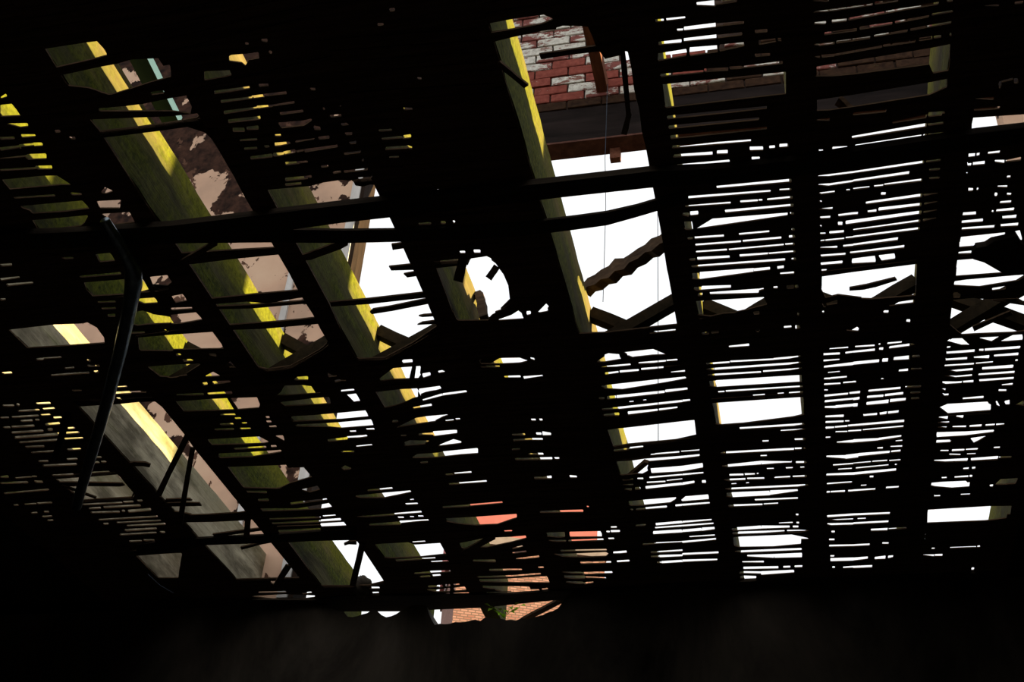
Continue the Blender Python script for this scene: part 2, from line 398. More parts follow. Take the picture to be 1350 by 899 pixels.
G['01'] = [
 (1125, 0, [(-333,8,-190,0,12,8),(-328,98,155,30,10,10),(170,22,355,0,14,8),(-328,187,-215,175,20,18),(-168,165,-50,153,18,14),
  (-40,148,445,58,14,12),(445,58,675,20,14,12),(740,3,785,0,8,8),(-228,262,0,232,18,16),(0,232,30,228,18,16),(50,218,310,178,20,14),
  (330,172,600,122,14,10),(620,110,785,82,10,10),(-320,355,-145,335,12,12),(-135,330,135,292,14,12),(165,280,430,238,10,12),
  (450,230,775,172,12,12),(-315,450,-260,445,10,10),(-250,440,-145,430,16,14),(-145,428,230,362,10,10),(235,355,490,318,16,16),
  (520,308,625,292,18,18),(635,290,695,282,14,12),(760,268,775,268,16,16),
  [(-310,530),(0,480),(320,428),(620,378),(765,350),(755,548),(630,570),(600,500),(0,578),(-310,605)],
  [(-295,790),(0,748),(590,652),(745,622),(740,680),(600,742),(0,836),(-290,878)],(0,895,260,872,14,10),(595,892,725,882,12,12)]),
 (1125, 150, [(-300,50,-185,40,12,14),(310,65,580,15,5,20),(580,12,700,2,14,8),(-10,183,580,85,14,24),(590,82,715,65,8,8),
  (-288,290,-238,290,18,18),(-165,270,-48,262,22,18),(15,252,540,172,20,20),(555,168,580,166,20,20),(590,160,715,145,8,8),
  (-278,495,0,460,14,14),(0,460,560,378,14,18),(575,376,690,360,8,8),(-275,563,-190,558,14,18),(-190,558,0,530,16,14),
  (0,527,445,463,14,20),(600,440,685,432,8,8),(-270,628,-145,612,10,10),(-55,600,-25,598,8,8),(0,590,130,575,8,8),
  (165,570,240,562,10,10),(245,556,545,518,10,14),(600,505,680,498,5,5),(-275,692,-248,690,14,14),(220,628,258,628,22,20),
  (-270,753,-162,743,8,12),(100,702,545,640,16,22),(555,637,670,627,6,6),(-268,818,-180,812,14,16),(-118,800,0,785,16,18),
  (0,785,38,783,18,18),(115,770,185,762,14,20),(200,752,540,712,26,20),(560,706,670,692,8,8),(-265,885,-250,885,14,14),
  (-120,865,-85,865,26,26),(-60,858,0,850,28,28),(0,850,540,775,28,24),(555,773,660,760,8,8),(160,893,530,842,10,14),
  (550,836,655,822,8,8)]),
 (1125, 300, [(-268,45,-218,43,10,8),(-188,38,-73,28,18,18),(0,15,160,-6,8,10),(-258,102,-225,98,10,10),(-220,98,-70,83,12,12),
  (-60,78,0,72,12,12),(0,70,525,3,14,18),(-260,160,-125,150,16,16),(-80,143,0,135,14,16),(0,133,355,85,16,22),
  (-258,220,-60,205,16,16),(-25,195,0,193,14,14),(0,193,405,145,14,20),(-258,285,-85,270,20,22),
  [(-10,245),(170,222),(178,270),(-10,280)],[(200,218),(325,203),(332,242),(225,258)],(-250,335,-210,332,12,10),
  [(-252,388),(0,352),(505,288),(492,540),(385,550),(145,568),(60,545),(-120,522),(-245,552)],(285,605,480,578,16,22),
  (-245,608,-215,612,20,20),(-210,600,-125,580,10,25),(-245,660,-230,660,18,18),(240,662,280,662,18,18),(420,733,450,735,18,22),
  [(-55,805),(-20,785),(20,775),(45,798),(40,812)]]),
 (1125, 450, [(-188,57,-40,46,8,12),(15,40,170,30,12,14),(200,20,215,20,12,12),(270,14,385,3,14,12),(-238,102,-105,95,16,16),
  (-62,90,0,82,14,12),(0,82,172,65,14,18),(205,57,238,57,16,20),(285,47,450,25,16,18),(455,22,485,18,8,8),(-235,152,-108,142,14,8),
  (-232,200,0,175,16,26),(0,172,205,152,26,24),(230,147,275,145,28,28),(320,135,445,125,24,32),(465,115,525,112,14,14),
  (-200,245,-105,236,8,8),(360,230,435,223,14,20),(455,215,540,210,6,6),(-230,293,-180,292,12,14),(-180,290,-50,278,14,12),
  (220,293,240,293,8,8),(-230,338,-100,330,14,12),(-80,325,0,318,12,12),(0,317,22,317,12,14),(-230,383,-200,383,10,10),
  (-228,430,-40,412,16,14),(-30,408,55,400,14,18),(120,390,375,367,14,16),(410,358,535,350,6,6),(-225,473,0,452,18,14),
  (0,455,50,447,20,22),(110,438,240,428,18,18),(250,424,395,408,18,20),(450,402,530,396,6,6),(-225,518,-140,517,14,20),
  (-140,515,0,502,24,22),(0,502,35,500,28,28),(105,490,280,472,24,30),(290,467,415,455,26,20),(455,447,520,442,8,8),
  (-220,593,-75,587,14,20),(80,582,190,572,14,18),(210,570,265,562,18,22),(275,562,360,552,18,18),(-218,637,-75,630,16,14),
  (-65,628,-30,627,10,10),(-218,682,-150,678,16,12),(-145,676,-45,668,12,14),(-40,665,0,662,14,14),(0,662,405,627,14,18),
  (-140,713,-45,710,10,10),(-40,707,65,700,12,12),(75,697,398,668,10,12),(-218,757,-180,755,12,10),(-130,795,0,787,8,24),
  (0,785,200,772,26,20),(200,770,380,745,20,14),(335,785,390,780,8,10),(295,830,390,826,6,10),(190,842,235,840,8,12)]),
 (1125, 600, [(-212,8,-60,12,12,28),(-60,12,40,0,34,34),(40,-5,290,-28,26,18),(300,-31,375,-38,14,14),(-160,77,0,65,10,10),
  (0,62,140,50,6,8),(150,48,270,40,8,10),(285,42,375,35,8,8),(-120,110,-10,103,8,8),(20,100,280,75,10,8),(330,72,345,72,10,10),
  (-212,153,0,145,14,20),(0,145,340,112,20,18),(130,168,160,168,14,14),(-208,225,-10,210,10,8),(60,237,105,235,8,8),
  (-210,290,-185,288,14,14),(-180,288,-65,282,12,14),(-40,280,0,278,14,14),(0,277,175,265,14,12),(260,255,360,248,14,12),
  (-205,482,0,468,16,16),(0,468,290,456,16,14),(-205,512,0,502,8,8),(35,500,100,497,8,8),(-205,545,0,540,16,14),(0,537,280,522,14,14),
  (140,588,272,583,14,18),(280,580,420,570,5,6),(-172,603,-145,603,14,14),(-190,665,-148,665,14,14),(-190,714,0,710,14,14),
  (0,710,130,703,14,14),(230,693,280,693,12,12),(-180,795,-150,795,12,12),(-180,825,0,820,26,26),(0,820,115,808,24,18),
  (170,812,255,805,18,26),(275,803,315,797,20,14),(-165,883,-145,883,14,14),(-80,885,0,880,12,14),(0,882,150,875,18,18)]),
]
G['12'] = [
 (1125, 0, [(1040,45,1155,38,10,8),(1275,18,1345,12,10,14),(1150,665,1170,660,50,50),(1170,640,1265,615,8,8),(1270,640,1300,640,50,50),
  (965,783,1115,770,14,14),(955,865,1160,845,12,12)]),
 (1125, 150, [[(945,32),(1345,5),(1400,0),(1400,92),(1345,95),(935,125)],(910,327,965,322,26,22),(975,320,1000,316,20,20),(1065,308,1160,298,14,16),
  (905,400,935,398,16,18),(945,393,1040,383,20,24),(1120,370,1195,375,10,24),(1205,370,1325,350,6,20),(890,467,905,467,12,12),
  (1215,495,1245,493,14,14),(910,595,948,595,24,18),(975,592,990,590,18,16),(1140,570,1220,570,6,14),(1118,635,1138,635,28,26),
  (1215,630,1250,632,14,14),(1160,697,1250,690,14,16),(865,790,970,782,22,24),(1095,765,1110,770,14,14),(1130,762,1272,750,16,22),
  (858,853,1025,838,18,22),(1180,817,1290,808,18,24),(858,905,1115,888,14,18),(1165,880,1305,870,16,22)]),
 (1125, 300, [[(848,75),(1200,38),(1200,52),(1090,75),(1040,108),(960,120),(960,140),(838,150)],[(1275,30),(1315,20),(1335,100),(1315,95)],
  (832,198,935,190,14,20),[(822,258),(1020,242),(1185,338),(1255,330),(1255,345),(812,378)],
  [(800,425),(890,412),(1345,372),(1345,385),(1305,410),(1000,460),(800,450)],(1098,485,1205,470,14,18),[(1345,510),(1290,548),(1345,578),(1400,575),(1400,500)],
  [(790,512),(820,510),(852,530),(845,545),(792,545)],
  [(785,572),(950,556),(1345,615),(1400,620),(1400,800),(1270,820),(960,832),(925,835),(860,838),(765,760)],
  [(1000,870),(1150,862),(1095,895)],[(1170,895),(1260,850),(1340,845),(1335,892)],[(745,893),(765,878),(860,875),(930,940),(900,935)]]),
 (1125, 450, [(740,45,770,43,14,10),(738,90,960,72,18,20),(995,66,1030,66,14,18),(1040,65,1320,45,18,20),(730,143,900,132,14,18),
  (955,125,1075,120,10,26),(1112,112,1305,98,14,22),(722,190,955,175,12,14),(968,172,1105,160,10,10),(1280,147,1300,147,14,14),
  (718,238,945,218,14,18),(1020,212,1265,195,20,26),(712,285,940,265,10,14),(990,260,1275,240,14,18),(706,330,860,320,14,14),
  (868,318,950,313,14,18),(997,307,1270,288,16,16),(700,378,730,378,14,14),(1175,343,1260,335,6,14),(697,422,755,418,12,14),
  (1150,385,1210,385,14,12),(865,450,1030,438,12,18),[(683,497),(1060,475),(1090,530),(1085,540),(750,565),(683,525)],
  [(1125,470),(1135,470),(1162,520),(1150,520)],[(1195,470),(1235,460),(1235,500),(1210,505)],[(1280,500),(1345,465),(1345,512)],
  (672,602,748,600,14,26),(815,588,870,588,10,34),(672,640,760,635,8,10),(668,677,740,675,8,8),(785,672,893,670,10,14),
  (920,668,1015,662,14,18),(1045,660,1120,655,12,14),(1130,655,1195,650,14,8),[(660,718),(885,712),(1110,698),(1112,712),(890,740),(655,755)],
  (657,790,765,785,20,18),[(928,765),(1045,748),(1000,775),(955,798)],(690,862,755,862,8,8),(780,860,880,855,14,12),(890,853,985,848,8,12),
  (1110,838,1160,836,8,10),(760,890,850,893,8,8),(900,888,970,885,6,6)]),
 (1125, 600, [(632,45,905,33,14,20),(930,32,1145,17,18,22),(1150,15,1250,10,6,5),(870,105,915,102,10,12),(940,100,965,98,14,14),
  (700,177,740,175,10,10),(800,172,910,165,10,14),(920,163,940,163,16,16),[(605,215),(890,202),(918,255),(780,265),(605,250)],
  [(1115,235),(1160,190),(1300,180),(1280,220),(1195,235)],(1080,238,1105,238,14,18),(640,320,690,318,10,10),(850,308,925,305,8,8),
  [(587,432),(1070,403),(1250,400),(1240,460),(1165,468),(1210,490),(1045,512),(585,530)],(765,733,970,725,16,16),(980,722,1000,720,18,18),
  (550,790,640,790,10,14),(645,788,705,787,14,16),(620,735,645,735,8,8),(935,895,955,895,18,18)]),
]
G['BA'] = [
 (675, 0, [[(-185,185),(0,150),(250,115),(320,145),(345,220),(400,203),(545,205),(600,210),(640,300),(665,370),(735,465),(860,435),(880,400),(925,410),
   (1056,1195),(1170,1795),(1303,2555),(1130,2573),(800,2612),(680,2626),(535,2638),(400,2300),(270,1730),(30,900),(-100,400)]]),
 (675, 300, [(1085,825,1290,805,12,12)]),
 (675, 450, [[(670,158),(720,125),(765,92),(860,135),(730,157)],[(890,85),(1130,58),(1215,102),(950,132)],(705,205,745,202,12,14),(748,198,935,180,16,14),
  (1000,172,1215,152,16,14),(1220,150,1305,143,12,12),(735,253,760,250,18,18),(762,250,840,240,16,14),(850,238,1000,225,18,16),
  (1020,218,1195,203,16,14),(1205,200,1325,187,14,10),(1255,242,1365,232,5,14),
  [(705,350),(785,340),(1100,305),(1345,280),(1370,278),(1375,290),(1215,320),(870,375),(740,368)],(680,447,730,445,8,10),(750,443,820,437,22,22),
  (825,437,1205,397,24,20),(1210,392,1385,372,22,16),(925,475,960,472,8,8),(1035,463,1060,460,8,8),(705,533,800,527,8,12),
  (800,526,840,524,12,12),(838,525,1345,470,18,18),(1345,468,1405,462,18,14),(715,580,805,573,12,16),(805,573,845,572,20,22),
  (915,565,1150,540,24,16),(1160,538,1305,520,16,12),[(755,700),(840,688),(885,685),(1345,632),(1440,622),(1455,750),(1345,765),(915,805),(800,825)],
  (800,860,925,845,12,12),(930,840,1035,828,14,12),(1095,893,1130,890,8,8),(1130,888,1320,872,10,12),(1335,868,1480,857,8,8)]),
 (675, 600, [[(825,50),(955,42),(1050,28),(1345,5),(1480,-8),(1480,5),(1345,22),(1075,45),(1072,80),(1045,155),(985,150),(855,162)],
  [(1095,105),(1345,85),(1505,62),(1508,95),(1345,125),(1100,140)],(870,192,955,187,6,8),(990,183,1035,183,12,14),(1085,175,1345,152,14,12),
  (1345,152,1510,137,14,12),(875,235,955,230,8,8),(1065,215,1210,207,10,10),(1220,200,1345,187,6,6),(885,268,945,267,12,14),
  (972,260,1012,258,16,16),(1055,255,1345,225,22,20),(1345,225,1440,210,22,18),(1500,208,1530,207,22,22),
  [(915,365),(1040,352),(1295,332),(1290,345),(1250,370),(1045,390),(920,395)],[(1335,355),(1370,325),(1550,310),(1555,345),(1345,362)],
  (930,428,955,427,10,10),(980,424,1050,420,8,10),(1055,418,1222,405,14,16),(1290,397,1345,392,16,16),(1345,392,1560,375,16,12),
  (975,553,1055,548,8,12),(1135,545,1345,527,20,20),(1345,527,1575,508,16,10),(1130,573,1345,557,10,12),(1345,557,1590,538,12,10),
  (1115,612,1345,598,24,24),(1345,598,1500,585,20,22),(1500,585,1600,575,26,18),(1030,700,1135,697,6,8),(1137,697,1345,687,18,16),
  (1345,685,1610,660,16,14),(1400,643,1600,630,8,10),(1095,765,1150,763,6,8),(1155,762,1345,750,10,12),(1095,797,1160,797,8,12),
  (1162,797,1345,790,20,16),(1345,780,1630,767,16,16),(1145,845,1180,845,8,8),(1180,845,1345,835,18,18),(1345,833,1620,823,18,12)]),
]
G['CB'] = [
 (450, 0, [(380,75,420,70,22,20),(285,190,330,187,18,10),(598,615,630,617,10,12),(490,855,560,855,14,6)]),
 (225, 150, [
  (1640,128,1745,122,10,10),(1665,193,1840,178,10,14),(1835,180,1895,172,26,26),(1695,270,1870,258,16,16),(1868,255,1905,265,22,10),(1725,338,1800,336,8,8)]),
 (450, 150, [[(755,595),(945,588),(945,600),(775,640),(755,640)],(610,865,705,860,10,12),(785,855,820,855,18,18),(880,850,895,850,18,18)]),
 (450, 300, [(935,192,975,190,18,18),(1045,185,1095,185,26,26),(780,262,945,250,6,10),
  [(750,320),(930,300),(1000,295),(1020,245),(1110,232),(1150,225),(1190,262),(1220,285),(1250,330),(1280,370),(1315,450),(1328,560),(1175,712),(1160,736),(905,738)],[(1238,728),(1345,690),(1400,655),(1438,715)]]),
 (675, 300, [(115,675,145,670,30,26),[(200,672),(270,600),(290,620),(220,680)]]),
 (675, 450, [[(-255,140),(-60,130),(60,128),(120,150),(60,165),(-80,172),(-250,170)],(145,130,175,138,12,18),(-248,195,-100,195,6,10),
  (-62,278,65,275,14,18),(90,285,240,268,22,10),(150,617,185,617,14,14),(215,617,238,617,16,16),(0,733,100,732,8,16),(190,727,230,728,20,20),
  (240,725,305,730,34,20),(10,777,155,770,8,10),(155,770,240,770,14,14),(0,850,60,846,6,8),(130,887,195,887,10,10),(200,887,245,887,16,16)]),
 (675, 600, [(25,27,210,25,10,12),(215,25,315,23,16,18),(335,22,370,22,14,14),(175,175,245,175,12,14),(245,175,310,170,14,22),(455,165,510,168,20,14),
  (220,445,370,442,6,12),(370,442,560,438,14,18),(590,405,605,405,10,10),[(265,612),(415,606),(415,642),(270,645)],[(455,605),(700,600),(710,640),(455,642)],
  (280,673,425,673,8,8),(445,673,720,663,10,12),(760,658,805,656,12,10),(745,603,770,603,14,14),(780,600,850,598,18,16),(780,568,825,566,10,12),
  [(320,780),(540,775),(740,765),(760,775),(740,793),(540,800),(400,795)],(385,752,745,745,8,12),(800,770,905,760,20,18),(540,847,780,842,14,14),
  (828,838,925,832,14,14)]),
 (675, 749, [(390,30,550,33,8,12),(550,38,790,30,18,14),(400,68,575,68,22,20),(575,68,740,75,10,4),(420,108,560,112,12,14),(560,118,640,108,14,5)]),
]
G['DC'] = [
 (225, 0, [[(460,445),(480,435),(600,425),(690,412),(695,455),(612,468),(585,515),(555,490),(480,480),(460,478)],(585,342,612,340,14,10),
  (715,315,760,315,14,22),(775,408,795,410,18,18),[(265,565),(465,555),(480,585),(400,605),(265,628)],(345,725,620,687,22,16),
  (695,670,770,665,18,14),(395,798,640,768,18,14),(640,765,740,752,22,22),(740,748,912,728,16,18),(420,885,680,848,24,12),
  (680,845,800,832,22,14),(800,830,975,803,10,12),(1100,700,1140,700,12,12),(860,895,1045,872,16,12),(1200,855,1215,855,12,12),(1330,832,1345,830,12,12)]),
 (225, 150, [(455,55,705,28,22,22),(490,122,580,122,28,28),(600,110,690,105,20,28),[(845,70),(1050,52),(1110,38),(1110,46),(1050,85),(870,105)],
  (545,205,680,195,8,10),(820,167,868,165,12,14),(1130,105,1180,110,30,20),(580,272,680,265,14,12),(740,255,775,252,10,10),(820,240,940,230,26,22),
  (985,220,1135,200,18,16),(1165,188,1250,180,18,20),(630,345,800,325,20,26),(810,320,890,315,24,24),(890,312,980,295,30,36),(980,298,1050,288,16,16),
  (1055,288,1315,250,20,14),(905,390,1015,380,20,14),(1015,378,1080,373,10,8),(1185,412,1240,408,12,12),(905,515,1080,498,22,20),(1080,493,1110,490,12,12),
  (905,555,1030,545,14,12),(1255,15,1345,8,14,12),(1345,80,1405,75,16,16),(1375,155,1440,152,16,16),(1410,227,1470,222,14,14),(1365,312,1505,295,10,10),
  (1505,363,1528,362,10,10),(1280,465,1345,455,14,14),(1365,453,1560,432,12,10),(1480,508,1580,498,12,8),
  [(765,600),(1100,570),(1190,545),(1345,522),(1440,530),(1460,568),(1520,575),(1570,560),(1630,560),(1648,640),(1620,690),(1670,690),(1690,800),(1735,820),(1735,840),
   (1615,860),(1600,888),(1760,880),(1768,905),(1780,1015),(1740,1030),(1745,1070),(1840,1060),(1840,1110),(1893,1180),(1918,1240),(1948,1295),(1988,1410),(2013,1470),(2048,1580),(2083,1620),(2100,1668),
   (1908,1800),(1688,1918),(1450,1930),(1340,1700),(1160,1300),(985,1010),(880,800)]]),
 (450, 450, [(480,158,558,152,26,24),[(300,295),(410,212),(490,205),(622,195),(610,298),(535,300),(310,308)],(640,270,700,255,35,25),(765,240,812,232,16,16),
  [(272,400),(470,378),(600,372),(600,440),(515,480),(440,508),(345,528)],[(610,375),(780,352),(785,372),(700,395),(618,428)],
  (640,463,800,418,10,18),(800,418,985,393,18,16),(565,525,710,500,10,18),[(435,680),(590,605),(670,592),(840,577),(800,590),(690,645),(590,655),(450,682)],
  (390,630,445,625,16,10),(820,625,885,618,8,8),(900,612,935,610,10,10),(610,735,725,733,18,30),(725,728,910,710,40,28),(470,740,510,738,6,6),
  [(485,800),(540,782),(690,785),(600,822),(500,825)],[(765,822),(885,772),(945,790),(940,800)],
  [(600,890),(760,880),(800,870),(1075,843),(1075,880),(940,890),(760,910),(560,915)]]),
 (450, 600, [(625,55,680,50,8,8),(820,150,880,147,6,6),(885,143,1025,132,8,12),(850,225,920,222,8,8),(920,220,1145,203,10,12),(800,407,1005,395,10,12),
  (1005,393,1270,370,12,10),[(810,500),(1050,488),(1340,468),(1382,465),(1382,490),(1345,500),(1230,540),(1050,548),(830,525)],(1285,598,1345,595,8,10),
  [(905,700),(1130,655),(1345,645),(1455,635),(1458,650),(1345,680),(1100,730),(1000,740),(930,740)],(945,768,985,767,8,8),(1040,830,1215,832,8,16),
  (1348,735,1430,715,8,8),(1348,770,1460,758,8,8),(1380,820,1560,798,10,14),(1555,885,1595,883,12,12)]),
 (675, 749, [(-180,12,75,8,14,10),(-298,68,0,60,8,10),(0,60,225,42,10,10),[(-258,88),(0,82),(275,63),(297,110),(0,108),(-255,100)],
  [(-255,135),(-180,140),(0,142),(135,145),(130,165),(215,165),(215,178),(120,185),(-70,188),(-130,175),(-100,160),(-240,155)],(235,165,280,160,10,10)]),
]
G['ED'] = [
 (0, 0, [[(355,385),(660,338),(765,325),(830,395),(840,430),(730,460),(440,525)],
  [(480,595),(780,530),(920,505),(1040,470),(1250,460),(1290,520),(1345,510),(1345,600),(1190,640),(1040,690),(860,745),(700,690),(530,670)],
  (1190,735,1290,722,18,18),[(780,855),(985,838),(1130,820),(1345,775),(1480,752),(1430,800),(1510,830),(1500,890),(1345,870),(780,872)]]),
 (0, 150, [[(710,45),(1040,32),(1345,20),(1575,-5),(1575,20),(1345,60),(1085,97),(780,132)],
  [(815,190),(1250,138),(1480,105),(1620,150),(1690,220),(1750,290),(1820,440),(1910,570),(2000,760),(2160,1010),(2280,1200),(2420,1440),(2560,1690),(2590,1795),
   (2520,1855),(2410,1918),(2285,1985),(2105,2010),(2030,1990),(1840,1700),(1680,1450),(1410,1020),(1270,890),(935,370)]]),
 (225, 450, [[(975,300),(1000,280),(1080,275),(1080,300)],(1240,262,1305,262,30,14),[(870,400),(900,350),(1035,345),(1110,355),(1060,365),(1030,372),(1020,412),(1185,402),(1180,412),(920,430),(830,430)],
  (1295,312,1345,300,14,10),(1345,300,1380,298,10,14),[(865,480),(960,470),(1100,452),(1250,440),(1260,485),(1165,492),(980,500),(900,505)],
  (1340,390,1445,380,14,14),[(1388,422),(1465,413),(1495,468),(1440,475)],[(955,592),(1150,580),(1345,563),(1538,545),(1560,590),(1345,610),(1290,612),(955,625)],
  [(985,655),(1230,645),(1345,637),(1583,615),(1598,660),(1345,680),(1240,670),(985,665)],(1412,710,1462,708,10,10),(1543,692,1605,690,10,12),
  (1240,780,1388,765,16,20),(1390,762,1548,743,24,12),(1463,828,1588,815,8,8),(1345,870,1445,868,6,6)]),
 (450, 600, [[(0,100),(30,80),(75,100),(20,110)],(205,275,295,268,6,8),(295,268,400,258,10,12),[(110,320),(320,298),(510,282),(545,278),(545,288),(340,330),(150,330)],
  (505,385,600,380,10,10),(540,350,570,347,8,8),(110,485,415,465,6,10),(415,462,630,445,12,14),(445,490,490,490,10,12),(540,485,570,485,8,8),(605,480,645,480,10,10),
  (220,547,460,535,8,24),(460,532,685,513,28,14),(560,685,660,678,8,8),[(265,702),(525,688),(580,708),(780,695),(825,775),(620,797),(320,810)],
  (430,828,640,815,10,8),(640,815,740,810,8,8),(705,840,845,832,8,10)]),
 (450, 749, [(575,38,700,30,8,12),(700,28,860,20,14,10),(620,65,700,60,8,10),(715,57,780,52,14,12),(685,142,755,140,12,12),(755,140,800,138,16,16),
  (820,135,855,133,18,18),(885,128,930,125,10,8),[(675,165),(755,170),(855,155),(850,180),(745,180)],[(885,155),(975,145),(985,168),(890,175)],(815,203,855,200,14,10),(885,200,1005,195,14,12)]),
]
G['FE'] = [
 (0, 0, [[(0,770),(45,740),(50,760),(0,775)],[(0,830),(95,820),(155,900),(160,908),(0,915)]]),
 (0, 150, [[(50,75),(215,72),(215,95),(150,102)],(0,190,110,185,16,14),(165,172,275,168,24,14),(0,275,150,255,24,16),(150,255,265,245,32,30),(262,240,330,238,28,26),
  (0,355,210,335,12,20),(212,338,360,332,40,40),(0,440,280,425,8,10),(280,422,405,420,24,26),[(15,520),(335,490),(450,488),(555,555),(470,555),(70,590),(60,540)],
  (95,660,430,640,8,8),(560,628,640,630,16,8),[(150,730),(650,685),(700,740),(500,765),(250,780),(240,760)],[(255,840),(690,800),(640,890),(470,910),(300,915)],
  [(760,690),(950,680),(940,740),(780,740)],[(800,790),(1020,775),(1060,850),(880,870)],[(795,620),(830,580),(885,605),(830,625)],(430,135,470,132,16,16),(545,185,590,188,12,20)]),
 (0, 300, [[(755,210),(870,200),(905,255),(780,265)],(480,240,575,235,8,8),(630,385,950,358,8,14),[(640,435),(960,410),(1080,403),(1130,410),(1185,510),(1050,515),(720,535)],
  [(1045,565),(1220,552),(1250,600),(1160,605)],(770,585,910,580,6,6),(800,635,910,630,6,8),[(1000,700),(1030,670),(1130,655),(1200,680),(1345,705),(1345,760),(1090,770),(1000,750)],
  (850,690,905,688,16,20),(970,830,1140,822,8,8),(1295,808,1310,808,10,10),[(1180,390),(1320,375),(1330,480),(1220,500)]]),
 (225, 300, [[(0,540),(95,525),(130,580),(30,590)],(0,640,165,632,16,10),[(0,690),(200,670),(245,720),(150,745),(0,755)],
  [(-260,870),(0,848),(330,825),(430,960),(0,968),(-250,965)]]),
 (225, 450, [(40,103,75,102,12,12),(95,147,170,145,14,12),(300,100,355,105,10,16),[(-180,200),(0,185),(228,175),(60,285),(0,292),(-100,262)],[(440,178),(470,155),(520,215)],[(270,275),(335,240),(385,268)],
  (250,335,285,330,20,20),(330,325,465,312,24,8),(45,420,255,412,10,14),(290,412,480,400,16,18),(-245,62,0,50,8,8),
  [(40,475),(315,455),(430,450),(680,442),(700,490),(690,520),(490,535),(100,547)],(390,577,505,575,10,14),(505,607,550,605,12,12),(560,645,600,643,8,8),
  (390,653,490,650,8,12),(345,692,495,688,8,12),(545,688,630,685,12,6),(750,598,775,597,16,16),(755,632,790,632,14,14),(775,672,830,668,10,12),
  [(290,775),(540,760),(700,752),(770,790),(730,800),(320,812)],[(820,745),(885,742),(895,785)],(500,845,750,832,6,12),(790,828,830,825,14,12),
  [(380,885),(600,875),(870,857),(865,868),(640,905),(380,915)]]),
 (225, 600, [[(450,92),(850,78),(910,75),(915,100),(1050,95),(1110,165),(935,215),(850,258),(570,250)],(600,285,755,287,8,14),[(1030,270),(1160,240),(1175,265),(1090,288)],
  (690,350,770,348,10,14),(945,380,1230,345,14,8),[(705,420),(1000,420),(1210,385),(1250,378),(1272,405),(1200,418),(1000,428),(720,437)],(780,500,1180,487,6,8),
  (1200,480,1300,472,10,8),(800,535,1185,518,8,10),(1185,515,1340,505,16,18),(840,562,1185,550,10,10),(1185,550,1380,540,26,30),(850,600,1180,580,18,10),
  (1250,607,1380,603,10,12),[(930,690),(1275,668),(1450,655),(1495,710),(1615,890),(1680,990),(1555,1020),(1340,1025),(1180,1025)]]),
 (450, 749, [(220,153,298,152,14,12),(245,192,293,190,12,10)]),
]
G['GF'] = [
 (0, 300, [(0,115,38,108,16,16),(0,295,90,288,14,14),(0,408,150,388,18,8),(50,450,255,432,16,10),(0,565,40,562,10,10),
  [(70,808),(420,768),(640,760),(690,750),(765,792),(815,860),(820,905),(540,925),(210,945)]]),
 (0, 450, [(280,140,335,137,10,16),(335,132,480,122,8,6),(685,148,710,147,12,10),(690,190,780,187,12,12),(510,210,580,203,8,8),(400,265,560,252,8,10),
  (560,252,700,243,10,10),(740,237,772,236,14,14),(865,362,1000,353,8,8),(845,410,1030,398,16,18),(1030,397,1150,392,6,10),(918,448,945,447,12,12),(570,383,640,380,8,8),
  [(615,515),(940,495),(1100,478),(1225,475),(1345,570),(1570,900),(1800,1180),(2120,1590),(2330,1850),(2360,1860),(1925,1870),(1850,1875),(1620,1610),(1250,1200),(970,890)]]),
 (225, 749, [(790,110,860,108,18,18),(690,188,905,183,8,10),[(640,220),(900,205),(1135,215),(1130,225),(1000,240),(870,248),(700,225)],(1035,196,1110,188,10,8)]),
]
G['HG'] = [
 (0, 450, [(15,250,88,245,12,14),(20,505,105,503,10,12),(130,497,148,497,16,16),(285,490,392,485,12,14),(140,547,305,538,8,12),(335,532,425,525,12,12),(0,600,65,598,8,8),
  (90,595,300,583,10,12),(320,580,390,575,10,12),(160,627,250,622,10,14),(275,618,305,617,12,12),(420,602,480,598,14,12),(10,678,75,676,10,10),(90,673,265,663,10,12),
  (355,655,465,645,14,16),(90,718,335,702,12,14),(375,693,410,690,18,18),(530,685,585,680,14,12),(105,757,475,728,14,20),(515,722,620,715,16,12),(145,795,458,773,10,14),
  (505,768,650,760,14,10),(200,830,345,824,8,8),(245,875,430,862,8,12),(530,852,632,845,12,12),(45,888,95,885,10,10)]),
 (0, 600, [(300,45,375,43,10,12),(525,30,605,25,12,12),(715,15,795,12,14,10),(335,80,600,67,10,12),(700,55,778,53,14,12),(795,50,832,48,10,10),(410,155,575,147,8,10),
  (685,137,860,125,10,6),[(435,190),(560,180),(700,172),(930,152),(1045,290),(1030,325),(770,340),(650,350),(530,262),(480,215)],(640,388,960,372,8,10),(970,368,1048,363,10,10),
  (1080,358,1120,355,10,10),(700,418,790,412,8,12),(815,408,1105,393,12,12),(715,450,940,443,10,12),(960,438,980,436,16,16),(1010,440,1185,425,20,18),(770,508,1240,480,8,8),
  (815,540,850,538,12,10),(920,530,1265,512,8,8),(1000,555,1300,540,8,12),(985,590,1232,575,12,10),(945,625,1230,608,10,10),(1262,605,1297,604,14,14),(1020,678,1115,673,10,8),
  (1130,668,1215,667,8,8),(1125,740,1280,733,14,12),[(1075,795),(1345,775),(1430,772),(1410,895),(1400,965),(1240,965),(1165,890)]]),
]
G['IH'] = [
 (0, 600, [(0,170,60,165,8,20),(115,178,245,168,8,8),(250,165,288,165,10,10),(0,218,215,210,6,12),(270,205,335,208,14,14),(30,298,380,267,8,10),(105,392,140,390,8,8),
  (190,385,280,380,8,8),(290,378,405,370,10,10),(245,453,290,450,8,8),(345,445,380,443,10,10),(330,483,405,477,8,8),(370,512,415,510,8,8)]),
]
def tpx(ox, oy, x, y):
    return ox + x * 225 / 1348, oy + y * 150 / 899

